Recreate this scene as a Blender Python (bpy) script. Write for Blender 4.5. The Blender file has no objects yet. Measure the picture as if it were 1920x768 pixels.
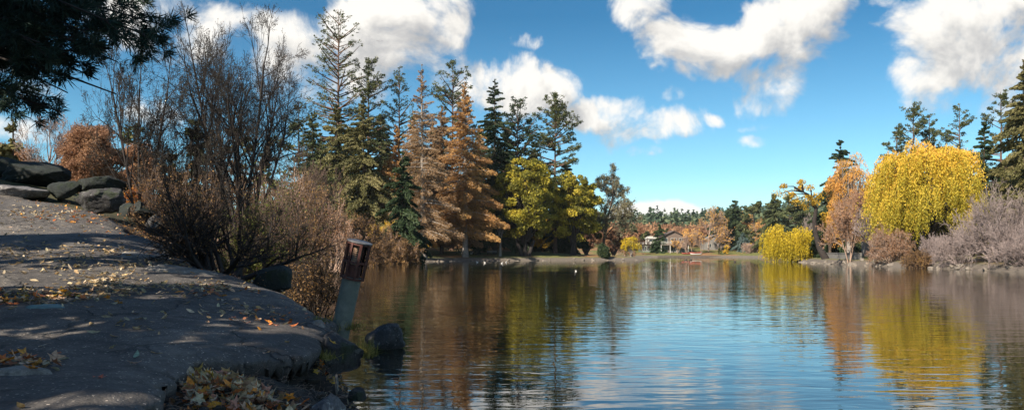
import bpy, math, random
import numpy as np
from mathutils import Vector, Matrix, noise as mnoise
PI = math.pi
F = 1507.0; VH = 473.0; CH = 1.5
SC = bpy.context.scene
COL = SC.collection
EM = []   # all materials by name
# ------------------------------------------------------------------ helpers
def X(u, D): return (u - 960.0) / F * D
def Zv(v, D): return CH + (VH - v) / F * D
def rng(s): return np.random.default_rng(s)
def norm(a): return a / np.maximum(np.linalg.norm(a, axis=-1, keepdims=True), 1e-9)
def mesh(name, V, Fc, tint=None, col=None, smooth=False, uniform=None):
    V = np.asarray(V, dtype=np.float32).reshape(-1, 3)
    me = bpy.data.meshes.new(name)
    if isinstance(Fc, np.ndarray):
        k = Fc.shape[1]; n = Fc.shape[0]
        me.vertices.add(len(V)); me.vertices.foreach_set('co', V.ravel())
        me.loops.add(n * k); me.loops.foreach_set('vertex_index', Fc.astype(np.int32).ravel())
        me.polygons.add(n); me.polygons.foreach_set('loop_start', np.arange(0, n * k, k, dtype=np.int32))
        try: me.polygons.foreach_set('loop_total', np.full(n, k, dtype=np.int32))
        except Exception: pass
    else:
        me.from_pydata([tuple(map(float, v)) for v in V], [], Fc)
    if tint is not None:
        a = me.attributes.new('tint', 'FLOAT', 'POINT'); a.data.foreach_set('value', np.asarray(tint, dtype=np.float32))
    if col is not None:
        c = np.ones((len(V), 4), dtype=np.float32); c[:, :3] = col
        a = me.attributes.new('tone', 'FLOAT_COLOR', 'POINT'); a.data.foreach_set('color', c.ravel())
    me.update(calc_edges=True)
    if smooth:
        me.polygons.foreach_set('use_smooth', np.ones(len(me.polygons), dtype=bool))
    return me
def link(name, me, m=None, parent=None, loc=None):
    o = bpy.data.objects.new(name, me); COL.objects.link(o)
    if m is not None and len(me.materials) == 0: me.materials.append(m)
    if parent is not None: o.parent = parent
    if loc is not None: o.location = loc
    return o
def tag(o, label, cat, group=None):
    o['label'] = label; o['category'] = cat
    if group: o['group'] = group
    return o
def thing(name, label, cat, loc=(0, 0, 0), rz=0.0, group=None):
    o = bpy.data.objects.new(name, None); COL.objects.link(o)
    o.location = loc; o.rotation_euler = (0, 0, rz); o.empty_display_size = 0.3
    return tag(o, label, cat, group)
def dup(root, loc, rz, label, scale=1.0):
    r = root.copy(); COL.objects.link(r); r.location = loc; r.rotation_euler = (0, 0, rz); r.scale = (scale,) * 3
    r['label'] = label
    for ch in list(root.children):
        c = ch.copy(); COL.objects.link(c); c.parent = r
    return r
class MB:
    def __init__(s): s.v = []; s.f = []
    def add(s, vs, fs):
        b = len(s.v); s.v += [tuple(v) for v in vs]; s.f += [tuple(i + b for i in f) for f in fs]
    def box(s, c, d, rz=0, rot=None):
        x, y, z = d[0] / 2, d[1] / 2, d[2] / 2
        R = rot if rot is not None else Matrix.Rotation(rz, 3, 'Z')
        vs = [Vector(c) + R @ Vector((a * x, b * y, e * z)) for a in (-1, 1) for b in (-1, 1) for e in (-1, 1)]
        s.add(vs, [(0, 1, 3, 2), (4, 6, 7, 5), (0, 4, 5, 1), (2, 3, 7, 6), (0, 2, 6, 4), (1, 5, 7, 3)])
    def lathe(s, prof, n=24, M=None):
        vs = []; fs = []
        M = M or Matrix.Identity(4)
        for (r, z) in prof:
            for i in range(n):
                a = 2 * PI * i / n; vs.append(M @ Vector((r * math.cos(a), r * math.sin(a), z)))
        for j in range(len(prof) - 1):
            for i in range(n):
                fs.append((j * n + i, j * n + (i + 1) % n, (j + 1) * n + (i + 1) % n, (j + 1) * n + i))
        fs.append(tuple(range(n - 1, -1, -1))); fs.append(tuple(range((len(prof) - 1) * n, len(prof) * n)))
        s.add(vs, fs)
    def tube(s, pts, r, n=6):
        for a, b in zip(pts[:-1], pts[1:]):
            a = Vector(a); b = Vector(b); d = b - a; q = d.to_track_quat('Z', 'Y').to_matrix().to_4x4()
            s.lathe([(r, 0), (r, d.length)], n, Matrix.Translation(a) @ q)
    def prism(s, poly, y0, y1):            # poly in x,z
        n = len(poly); vs = [(x, y0, z) for x, z in poly] + [(x, y1, z) for x, z in poly]
        s.add(vs, [tuple(range(n)), tuple(range(2 * n - 1, n - 1, -1))] + [(i, i + n, (i + 1) % n + n, (i + 1) % n) for i in range(n)])
    def build(s, name, m, parent=None, loc=None, smooth=False):
        me = bpy.data.meshes.new(name); me.from_pydata([tuple(v) for v in s.v], [], s.f); me.update()
        if smooth: me.polygons.foreach_set('use_smooth', np.ones(len(me.polygons), dtype=bool))
        import bmesh
        bm = bmesh.new(); bm.from_mesh(me); bmesh.ops.recalc_face_normals(bm, faces=bm.faces); bm.to_mesh(me); bm.free()
        return link(name, me, m, parent, loc)
# ------------------------------------------------------------------ materials
def newmat(name):
    m = bpy.data.materials.new(name); m.use_nodes = True
    nt = m.node_tree; nt.nodes.clear()
    out = nt.nodes.new('ShaderNodeOutputMaterial')
    return m, nt, out
def N(nt, t, **kw):
    n = nt.nodes.new(t)
    for k, v in kw.items():
        if k.startswith('i_'): n.inputs[k[2:]].default_value = v
        else: setattr(n, k, v)
    return n
def ramp(nt, fac, stops):
    r = nt.nodes.new('ShaderNodeValToRGB'); e = r.color_ramp.elements
    while len(e) < len(stops): e.new(0.5)
    for i, (p, c) in enumerate(stops):
        e[i].position = p; e[i].color = (*c, 1)
    nt.links.new(fac, r.inputs[0]); return r.outputs[0]
def noise_tex(nt, scale, detail=4, rough=.55, vec=None, dist=0):
    n = nt.nodes.new('ShaderNodeTexNoise'); n.inputs['Scale'].default_value = scale
    n.inputs['Detail'].default_value = detail; n.inputs['Roughness'].default_value = rough
    n.inputs['Distortion'].default_value = dist
    if vec is not None: nt.links.new(vec, n.inputs['Vector'])
    return n.outputs[0]
def mixc(nt, fac, a, b, mode='MIX'):
    m = nt.nodes.new('ShaderNodeMix'); m.data_type = 'RGBA'; m.blend_type = mode
    for s, v in ((0, fac), (6, a), (7, b)):
        if isinstance(v, (int, float)): m.inputs[s].default_value = v
        elif isinstance(v, tuple): m.inputs[s].default_value = (*v, 1)
        else: nt.links.new(v, m.inputs[s])
    return m.outputs[2]
def mth(nt, op, a, b=None, c=None, clamp=False):
    m = nt.nodes.new('ShaderNodeMath'); m.operation = op; m.use_clamp = clamp
    for i, v in enumerate((a, b, c)):
        if v is None: continue
        if isinstance(v, (int, float)): m.inputs[i].default_value = v
        else: nt.links.new(v, m.inputs[i])
    return m.outputs[0]
def bump(nt, h, strength, dist=.05):
    b = nt.nodes.new('ShaderNodeBump'); b.inputs['Strength'].default_value = strength; b.inputs['Distance'].default_value = dist
    nt.links.new(h, b.inputs['Height']); return b.outputs[0]
def leafmat(name, stops, trans=0.35, rough=.6):
    m, nt, out = newmat(name)
    a = N(nt, 'ShaderNodeAttribute', attribute_name='tint')
    c = ramp(nt, a.outputs['Fac'], stops)
    p = N(nt, 'ShaderNodeBsdfPrincipled'); p.inputs['Roughness'].default_value = rough
    p.inputs['Specular IOR Level'].default_value = .25
    nt.links.new(c, p.inputs['Base Color'])
    t = N(nt, 'ShaderNodeBsdfTranslucent'); nt.links.new(c, t.inputs['Color'])
    s = N(nt, 'ShaderNodeMixShader'); s.inputs[0].default_value = trans
    nt.links.new(p.outputs[0], s.inputs[1]); nt.links.new(t.outputs[0], s.inputs[2]); nt.links.new(s.outputs[0], out.inputs[0])
    return m
def solid(name, c1, c2=None, scale=8, rough=.8, bs=.0, bscale=30, metal=0, c3=None, bdist=.02, coords='Object'):
    m, nt, out = newmat(name)
    p = N(nt, 'ShaderNodeBsdfPrincipled'); p.inputs['Roughness'].default_value = rough; p.inputs['Metallic'].default_value = metal
    tc = N(nt, 'ShaderNodeTexCoord').outputs[coords]
    if c2 is None: c2 = tuple(x * .75 for x in c1)
    n = noise_tex(nt, scale, 6, .65, tc)
    st = [(.35, c1), (.65, c2)]
    if c3: st = [(.3, c1), (.55, c2), (.72, c3)]
    nt.links.new(ramp(nt, n, st), p.inputs['Base Color'])
    if bs: nt.links.new(bump(nt, noise_tex(nt, bscale, 6, .65, tc), bs, bdist), p.inputs['Normal'])
    nt.links.new(p.outputs[0], out.inputs[0]); return m
M = {}
M['bark'] = solid('bark_brown', (.10, .07, .05), (.05, .035, .028), 3, .9, .5, 12)
M['bark_red'] = solid('bark_pine', (.16, .09, .06), (.07, .045, .035), 3, .9, .5, 12)
M['bark_grey'] = solid('bark_grey', (.30, .27, .24), (.16, .14, .125), 3, .9, .4, 12)
M['bark_dark'] = solid('bark_dark', (.035, .027, .024), (.02, .016, .015), 5, .9, .5, 25)
M['twig_tan'] = solid('twig_tan', (.36, .27, .22), (.24, .17, .13), 1, .9)
M['twig_pink'] = solid('twig_pink', (.40, .29, .23), (.28, .19, .145), .5, .9)
M['twig_grey'] = solid('twig_grey', (.34, .275, .26), (.16, .125, .12), .7, .9)
M['twig_brown'] = solid('twig_brown', (.13, .085, .065), (.08, .055, .045), 2, .9)
G0 = 0
M['pine'] = leafmat('needles_pine', [(0, (.045, .060, .026)), (.5, (.085, .105, .042)), (.85, (.155, .16, .065)), (1, (.24, .21, .09))], .2)
M['pine_dark'] = leafmat('needles_dark', [(0, (.017, .032, .014)), (.6, (.036, .060, .024)), (1, (.075, .095, .035))], .15)
M['pine_near'] = leafmat('needles_near', [(0, (.010, .026, .020)), (.7, (.022, .048, .034)), (1, (.06, .07, .04))], .12)
M['spruce'] = leafmat('needles_spruce', [(0, (.020, .042, .016)), (.6, (.045, .075, .028)), (1, (.10, .12, .04))], .2)
M['olive'] = leafmat('needles_olive', [(0, (.085, .085, .032)), (.6, (.18, .165, .065)), (1, (.30, .25, .12))], .25)
M['blue'] = leafmat('needles_blue', [(0, (.05, .09, .085)), (1, (.14, .19, .18))], .2)
M['larch'] = leafmat('needles_larch', [(0, (.26, .13, .05)), (.5, (.48, .27, .10)), (.85, (.62, .38, .15)), (1, (.74, .50, .18))], .35)
M['larch_dull'] = leafmat('needles_larch_dull', [(0, (.19, .12, .065)), (.5, (.34, .22, .12)), (1, (.48, .33, .19))], .35)
M['willow'] = leafmat('leaves_willow', [(0, (.22, .21, .03)), (.35, (.50, .40, .045)), (.68, (.76, .51, .06)), (1, (.90, .52, .12))], .4)
M['willow_yellow'] = leafmat('leaves_willow_yellow', [(0, (.30, .25, .02)), (.5, (.62, .46, .03)), (1, (.85, .62, .06))], .4)
M['willow_olive'] = leafmat('leaves_willow_olive', [(0, (.13, .13, .022)), (.5, (.30, .27, .038)), (.8, (.52, .43, .05)), (1, (.66, .50, .07))], .4)
M['birch'] = leafmat('leaves_birch', [(0, (.46, .22, .06)), (.5, (.70, .38, .10)), (1, (.90, .58, .16))], .4)
M['orange'] = leafmat('leaves_orange', [(0, (.42, .13, .02)), (.5, (.68, .26, .035)), (1, (.85, .45, .05))], .45)
M['orange_dull'] = leafmat('leaves_orange_dull', [(0, (.22, .115, .07)), (.5, (.37, .205, .12)), (1, (.54, .33, .18))], .4)
M['gold'] = leafmat('leaves_gold', [(0, (.42, .28, .03)), (.5, (.66, .42, .05)), (1, (.85, .60, .08))], .4)
M['green_leaf'] = leafmat('leaves_green', [(0, (.05, .07, .015)), (.6, (.12, .14, .03)), (1, (.25, .23, .05))], .35)
M['grey_leaf'] = leafmat('leaves_greygreen', [(0, (.11, .11, .07)), (.6, (.22, .21, .13)), (1, (.38, .32, .18))], .3)
M['dry_leaf'] = leafmat('leaves_dry', [(0, (.09, .055, .03)), (.5, (.19, .11, .05)), (.85, (.33, .20, .08)), (1, (.75, .45, .06))], .3)
M['dark_leaf'] = leafmat('leaves_darkdry', [(0, (.03, .03, .02)), (.8, (.06, .05, .03)), (1, (.20, .10, .04))], .2)
M['far'] = leafmat('needles_far_hazed', [(0, (.045, .075, .05)), (.6, (.08, .12, .075)), (1, (.14, .17, .09))], .15)  # ridge needles, with distance haze lightened into the colour
M['grass'] = leafmat('grass_blades', [(0, (.08, .09, .02)), (.5, (.22, .20, .05)), (1, (.42, .36, .12))], .35)
# ------------------------------------------------------------------ terrain
lake = [(60, 2), (0.2, 1.5), (-1.0, 3.2), (-1.12, 5), (-1.30, 6.6), (-1.45, 7.8), (-1.95, 9.4), (-2.25, 10.6), (-2.9, 12.0), (-3.7, 14.5), (-5.2, 19), (-8.3, 29),
        (-13, 42), (-17, 58), (-20, 78), (-19.5, 98), (-18, 112), (-16, 124), (-13.5, 131), (-9, 139), (-2, 143), (6, 146), (14, 150), (21, 153), (25.6, 155), (26.2, 157), (24, 160.5), (15, 170),
        (6, 186), (12, 215), (28, 244), (43, 251), (57, 249), (66, 247), (70, 238), (72, 221), (68, 204), (60, 170), (50, 142), (46.5, 132), (43, 118), (41.3, 104), (39.2, 85), (39.5, 75), (39, 61), (44, 40), (62, 20)]
LK = np.array(lake, float)
def sdist(x, y):            # positive on land
    x = np.asarray(x, float); y = np.asarray(y, float)
    P = np.stack([x.ravel(), y.ravel()], 1); best = np.full(len(P), 1e9); ins = np.zeros(len(P), bool)
    for i in range(len(LK)):
        a = LK[i]; b = LK[(i + 1) % len(LK)]; e = b - a
        t = np.clip(((P - a) @ e) / (e @ e), 0, 1)
        d = np.hypot(*(P - a - t[:, None] * e).T); best = np.minimum(best, d)
        c = ((a[1] > P[:, 1]) != (b[1] > P[:, 1]))
        xi = a[0] + (P[:, 1] - a[1]) / (b[1] - a[1] + 1e-12) * e[0]
        ins ^= c & (P[:, 0] < xi)
    return np.where(ins, -best, best).reshape(x.shape)
SP = [(0, 768, 4.3), (250, 768, 4.5), (330, 690, 6.0), (420, 662, 6.8), (570, 640, 7.8), (600, 600, 9.6), (0, 600, 7.5), (300, 600, 7.8), (0, 480, 13), (300, 480, 14),
      (440, 520, 12.2), (540, 560, 10.8), (0, 370, 24), (100, 382, 22.5), (200, 408, 20), (290, 450, 17), (0, 430, 17.5), (150, 540, 9.6)]
SPW = [(X(u, D), D, Zv(v, D)) for u, v, D in SP]
SPW += [(0, 0, .55), (-3, 0, .65), (-8, 2, 1.0), (-14, 8, 2.2), (-22, 20, 3.6), (-24, 34, 3.9), (-14, 30, 2.9), (-10, 24, 1.9), (-8, 20, 1.35), (-6.0, 16.5, 1.05), (-5, 14.5, .98), (-9, 32, 1.1), (-14, 45, 1.2), (-30, 50, 4.2), (X(20, 27), 27, 4.1), (X(120, 26.5), 26.5, 3.6), (X(200, 25), 25, 2.9), (-40, 20, 5), (-30, 5, 4), (-22, 60, 2.2), (-10, -8, 1.2), (-30, -10, 3)]
SPW = np.array(SPW)
def tps(r2): return np.where(r2 > 1e-9, r2 * np.log(r2 + 1e-12), 0)
_A = SPW[:, :2]; _n = len(_A)
_K = tps(((_A[:, None] - _A[None]) ** 2).sum(-1)) + np.eye(_n) * .3
_Pm = np.hstack([np.ones((_n, 1)), _A])
_W = np.linalg.solve(np.block([[_K, _Pm], [_Pm.T, np.zeros((3, 3))]]), np.concatenate([SPW[:, 2], np.zeros(3)]))
def S(x, y):
    x = np.asarray(x, float); y = np.asarray(y, float); q = np.stack([x.ravel(), y.ravel()], 1)
    z = np.zeros(len(q))
    for i in range(_n): z += _W[i] * tps(((q - _A[i]) ** 2).sum(-1))
    z += _W[_n] + _W[_n + 1] * q[:, 0] + _W[_n + 2] * q[:, 1]
    return z.reshape(x.shape)
def sst(a, b, x): t = np.clip((x - a) / (b - a), 0, 1); return t * t * (3 - 2 * t)
_wr = rng(5); _wv = [(_wr.uniform(.6, 1) * 1.9 ** (k // 4) * .12, _wr.uniform(0, 2 * PI), _wr.uniform(0, 6.3), .5 ** (k // 4)) for k in range(24)]
def wob(x, y, s=1.0):
    z = 0
    for k, a, p, w in _wv: z = z + w * np.sin((x * math.cos(a) + y * math.sin(a)) * k * 2 * PI * s + p + 1.5 * np.sin((x * math.sin(a) - y * math.cos(a)) * k * 3 * s))
    return z / 5
def ground(x, y):
    x = np.asarray(x, float); y = np.asarray(y, float)
    d = sdist(x, y)
    far = np.interp(d, [-8, -2, 0, .6, 1.6, 4, 15, 40, 90, 400], [-2.0, -.8, -.1, .25, .6, .85, 1.7, 3.3, 4.6, 7]) + .10 * wob(x * .2, y * .2) * np.clip(d / 4, 0, 1)
    # wooded ridge beyond the far shore, rising to the right
    ridge = sst(300, 620, y) * (sst(60, 330, x) * 25 + sst(330, 900, x) * 26 + 2) * (1 - .35 * sst(900, 1600, y))
    ridge = ridge * (1 + .18 * wob(x * .01, y * .01))
    far = far + ridge
    # the right bank climbs behind the garden
    far = far + sst(62, 130, x) * sst(30, 70, y) * (1 - sst(190, 300, y)) * 5
    s = S(x, y)
    bank = np.interp(d, [-8, -2, -.5, 0, .35, .9, 1.6, 4], [-2, -1.0, -.5, -.06, .26, .50, .80, 4])
    rough = .035 * wob(x, y, 6) + .02 * wob(y + 9, x, 17)
    near = np.minimum(s - .16 + .04 * wob(x, y, 2), bank) + rough
    near = np.where(d > 4, s - .16 + rough, near)
    a = np.array([X(365, 6.8), 6.8]); e = np.array([X(592, 7.65), 7.65]) - a; t = np.clip(((x - a[0]) * e[0] + (y - a[1]) * e[1]) / (e @ e), 0, 1)
    near = near - .24 * np.exp(-(np.hypot(x - a[0] - t * e[0], y - a[1] - t * e[1]) / .30) ** 4)
    w = sst(38, 62, y) + (1 - sst(38, 62, y)) * sst(-1, 6, x) * sst(8, 14, y)
    w = np.clip(np.maximum(w, sst(-34, -60, x) if False else w), 0, 1)
    w = np.maximum(w, 1 - sst(-70, -45, x))
    z = near * (1 - w) + far * w
    return z
def gz(x, y): return float(ground(np.array([x]), np.array([y]))[0])
def axis(segs):
    out = []
    for a, b, st in segs: out += list(np.arange(a, b, st))
    out.append(segs[-1][1]); return np.array(out)
xs = axis([(-390, -60, 15), (-60, -16, 1.0), (-16, -6, .2), (-6, .3, .045), (.3, 6, .4), (6, 34, 1.4), (34, 80, .7), (80, 400, 8), (400, 1480, 60)])
ys = axis([(-90, -20, 20), (-20, 2, 1.2), (2, 12, .05), (12, 26, .14), (26, 60, .7), (60, 135, .9), (135, 175, .5), (175, 300, 1.5), (300, 900, 12), (900, 3300, 300)])
gx, gy = np.meshgrid(xs, ys)
gzv = ground(gx, gy)
nx, ny = len(xs), len(ys)
ii = (np.arange(ny - 1)[:, None] * nx + np.arange(nx - 1)[None]).ravel()
gF = np.stack([ii, ii + 1, ii + nx + 1, ii + nx], 1)
def ground_mat():
    m, nt, out = newmat('ground_soil_grass_litter')
    geo = N(nt, 'ShaderNodeNewGeometry'); pos = geo.outputs['Position']
    sep = N(nt, 'ShaderNodeSeparateXYZ'); nt.links.new(pos, sep.inputs[0])
    big = noise_tex(nt, .09, 5, .6, pos); mid = noise_tex(nt, .8, 5, .6, pos); fine = noise_tex(nt, 14, 5, .7, pos)
    grass = ramp(nt, mid, [(.3, (.07, .085, .02)), (.6, (.16, .16, .035)), (.8, (.24, .21, .06))])
    litter = ramp(nt, fine, [(.3, (.09, .05, .03)), (.5, (.24, .12, .05)), (.68, (.42, .22, .08))])
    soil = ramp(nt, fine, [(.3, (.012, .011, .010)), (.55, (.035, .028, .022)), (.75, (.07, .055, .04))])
    c = mixc(nt, ramp(nt, big, [(.40, (0, 0, 0)), (.50, (1, 1, 1))]), litter, grass)
    # bare stony margin just above the water
    e = N(nt, 'ShaderNodeMapRange'); e.inputs[1].default_value = .55; e.inputs[2].default_value = .85
    nt.links.new(mth(nt, 'ADD', sep.outputs['Z'], mth(nt, 'MULTIPLY', mid, .25)), e.inputs[0])
    margin = ramp(nt, fine, [(.3, (.06, .05, .042)), (.6, (.17, .145, .12)), (.8, (.30, .26, .21))])
    c = mixc(nt, e.outputs[0], margin, c)
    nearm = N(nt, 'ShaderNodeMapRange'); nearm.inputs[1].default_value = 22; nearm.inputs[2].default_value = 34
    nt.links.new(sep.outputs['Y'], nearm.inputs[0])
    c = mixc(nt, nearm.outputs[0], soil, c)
    p = N(nt, 'ShaderNodeBsdfPrincipled'); p.inputs['Roughness'].default_value = .95
    nt.links.new(c, p.inputs['Base Color']); nt.links.new(bump(nt, fine, .7, .04), p.inputs['Normal'])
    nt.links.new(p.outputs[0], out.inputs[0]); return m
g = link('ground', mesh('ground', np.stack([gx.ravel(), gy.ravel(), gzv.ravel()], 1), gF, smooth=True), ground_mat()); g['kind'] = 'structure'
# ------------------------------------------------------------------ water
def water_mat():
    m, nt, out = newmat('lake_water')
    geo = N(nt, 'ShaderNodeNewGeometry'); pos = geo.outputs['Position']
    sep = N(nt, 'ShaderNodeSeparateXYZ'); nt.links.new(pos, sep.inputs[0])
    def mp(sx, sy, rz=0):
        k = N(nt, 'ShaderNodeMapping'); k.inputs['Scale'].default_value = (sx, sy, 1); k.inputs['Rotation'].default_value = (0, 0, rz)
        nt.links.new(pos, k.inputs[0]); return k.outputs[0]
    a = noise_tex(nt, 1, 1, .4, mp(.9, 2.6, .12), .5)
    b = noise_tex(nt, 1, 1, .4, mp(2.4, 7.0, -.15), .6)
    c = noise_tex(nt, 1, 0, .5, mp(.22, .7, .2), .3)
    wind = noise_tex(nt, 1, 3, .5, mp(.018, .07, 0), .5)
    ws = ramp(nt, wind, [(.38, (.35,) * 3), (.62, (1, 1, 1))])
    h = mth(nt, 'ADD', mth(nt, 'MULTIPLY', a, .060), mth(nt, 'ADD', mth(nt, 'MULTIPLY', b, .022), mth(nt, 'MULTIPLY', c, .045)))
    h = mth(nt, 'MULTIPLY', h, ws)
    bn = N(nt, 'ShaderNodeBump'); bn.inputs['Strength'].default_value = 1; bn.inputs['Distance'].default_value = .17
    nt.links.new(h, bn.inputs['Height'])
    p = N(nt, 'ShaderNodeBsdfPrincipled'); p.inputs['Base Color'].default_value = (.020, .020, .010, 1)
    p.inputs['Roughness'].default_value = .012; p.inputs['IOR'].default_value = 1.55
    p.inputs['Specular IOR Level'].default_value = .8
    nt.links.new(bn.outputs[0], p.inputs['Normal']); nt.links.new(p.outputs[0], out.inputs[0]); return m
w = link('lake_water', mesh('lake_water', [(-140, -60, 0), (160, -60, 0), (160, 275, 0), (-140, 275, 0)], [(0, 1, 2, 3)]), water_mat()); w['kind'] = 'structure'
# ------------------------------------------------------------------ vegetation generators
def Q(P, A, B): return np.stack([P - A, P + B, P + A, P - B], 1).reshape(-1, 3)
def rdir(r, n): return norm(r.normal(size=(n, 3)))
def leaves(name, P, A, B, tint):
    V = Q(P, A, B); n = len(P)
    return mesh(name, V, np.arange(4 * n).reshape(-1, 4), tint=np.repeat(np.clip(tint, 0, 1), 4))
def perp(r, D):
    q = r.normal(size=D.shape); q -= (q * D).sum(-1, keepdims=True) * D; return norm(q)
def tubes(name, segs, n=4, smooth=True):
    P0 = np.concatenate([s[0] for s in segs]); P1 = np.concatenate([s[1] for s in segs])
    r0 = np.concatenate([s[2] for s in segs]); r1 = np.concatenate([s[3] for s in segs])
    d = norm(P1 - P0); ref = np.where(np.abs(d[:, 2:3]) < .9, np.array([[0, 0, 1.]]), np.array([[1., 0, 0]]))
    a = norm(np.cross(d, ref)); b = np.cross(d, a)
    th = 2 * PI * np.arange(n) / n
    ring = a[:, None] * np.cos(th)[None, :, None] + b[:, None] * np.sin(th)[None, :, None]
    P1e = P1 + d * (r1[:, None] * .4)
    V = np.stack([P0[:, None] + ring * r0[:, None, None], P1e[:, None] + ring * r1[:, None, None]], 1).reshape(-1, 3)
    m = len(P0); base = np.arange(m)[:, None] * 2 * n; i = np.arange(n)[None]; j = (i + 1) % n
    Fq = np.stack([base + i, base + j, base + n + j, base + n + i], -1).reshape(-1, 4)
    return mesh(name, V, Fq, smooth=smooth)
def skel(r, P, D, L, R, nch, ang=.7, ratio=.6, rratio=.6, wig=.12, up=.05, nseg=4, tap=.45, t0=.25, rmin=.003, upl=None):
    P = np.atleast_2d(np.array(P, float)); D = norm(np.atleast_2d(np.array(D, float)))
    n = len(P); L = np.ones(n) * L; R = np.ones(n) * R; segs = []; levels = len(nch) + 1; lvl = []
    for lev in range(levels):
        pts = [P]; dirs = [D]; rad = [R]
        u = up if upl is None else upl[lev]
        for s in range(nseg):
            D = norm(D + r.normal(0, wig, D.shape) + np.array([0, 0, u]))
            P2 = P + D * (L / nseg)[:, None]; r2 = np.maximum(R * (1 - (1 - tap) * (s + 1) / nseg), rmin)
            segs.append((P, P2, rad[-1], r2)); P = P2; pts.append(P); dirs.append(D); rad.append(r2)
        A = np.stack(pts, 1); Dd = np.stack(dirs, 1); Rr = np.stack(rad, 1); lvl.append((A, Dd))
        if lev == levels - 1: break
        k = nch[lev]; m = len(P); t = r.uniform(t0, 1, (m, k)); t[:, 0] = 1.0
        f = t * nseg; i0 = np.minimum(f.astype(int), nseg - 1); fr = (f - i0)[..., None]; ix = np.arange(m)[:, None]
        P = (A[ix, i0] * (1 - fr) + A[ix, i0 + 1] * fr).reshape(-1, 3)
        d = Dd[ix, i0 + 1].reshape(-1, 3); aa = (ang * r.uniform(.6, 1.3, (m, k))); aa[:, 0] *= .35; aa = aa.reshape(-1, 1)
        D = norm(d * np.cos(aa) + perp(r, d) * np.sin(aa))
        L = (L[:, None] * (ratio[lev] if isinstance(ratio, tuple) else ratio) * (1.15 - .5 * t) / .9 * r.uniform(.7, 1.2, (m, k))).reshape(-1)
        R = np.maximum((Rr[ix, i0] * (1 - fr[..., 0]) + Rr[ix, i0 + 1] * fr[..., 0]) * rratio, rmin); R[:, 0] *= 1.25; R = R.reshape(-1)
    return segs, lvl
def trunk_segs(r, H, r0, lean=.0, nseg=14, wig=.012, r1=.03):
    z = np.linspace(-.4, H, nseg + 1); x = np.cumsum(r.normal(0, wig * H / nseg, nseg + 1)) + lean * z; y = np.cumsum(r.normal(0, wig * H / nseg, nseg + 1))
    P = np.stack([x - x[0], y - y[0], z], 1); rad = r0 * (1 - np.linspace(0, 1, nseg + 1) ** .9) + r1; rad[0] *= 1.35
    return P, rad
def finish(name, label, cat, loc, tr, cr, mt, mc, group=None, rz=0):
    t = thing(name, label, cat, loc, rz, group)
    link('trunk', tr, mt, t)
    if cr is not None: link('crown', cr, mc, t)
    return t
WK = {'pine': 1.45, 'spruce': 1.6, 'larch': 1.6}
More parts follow.
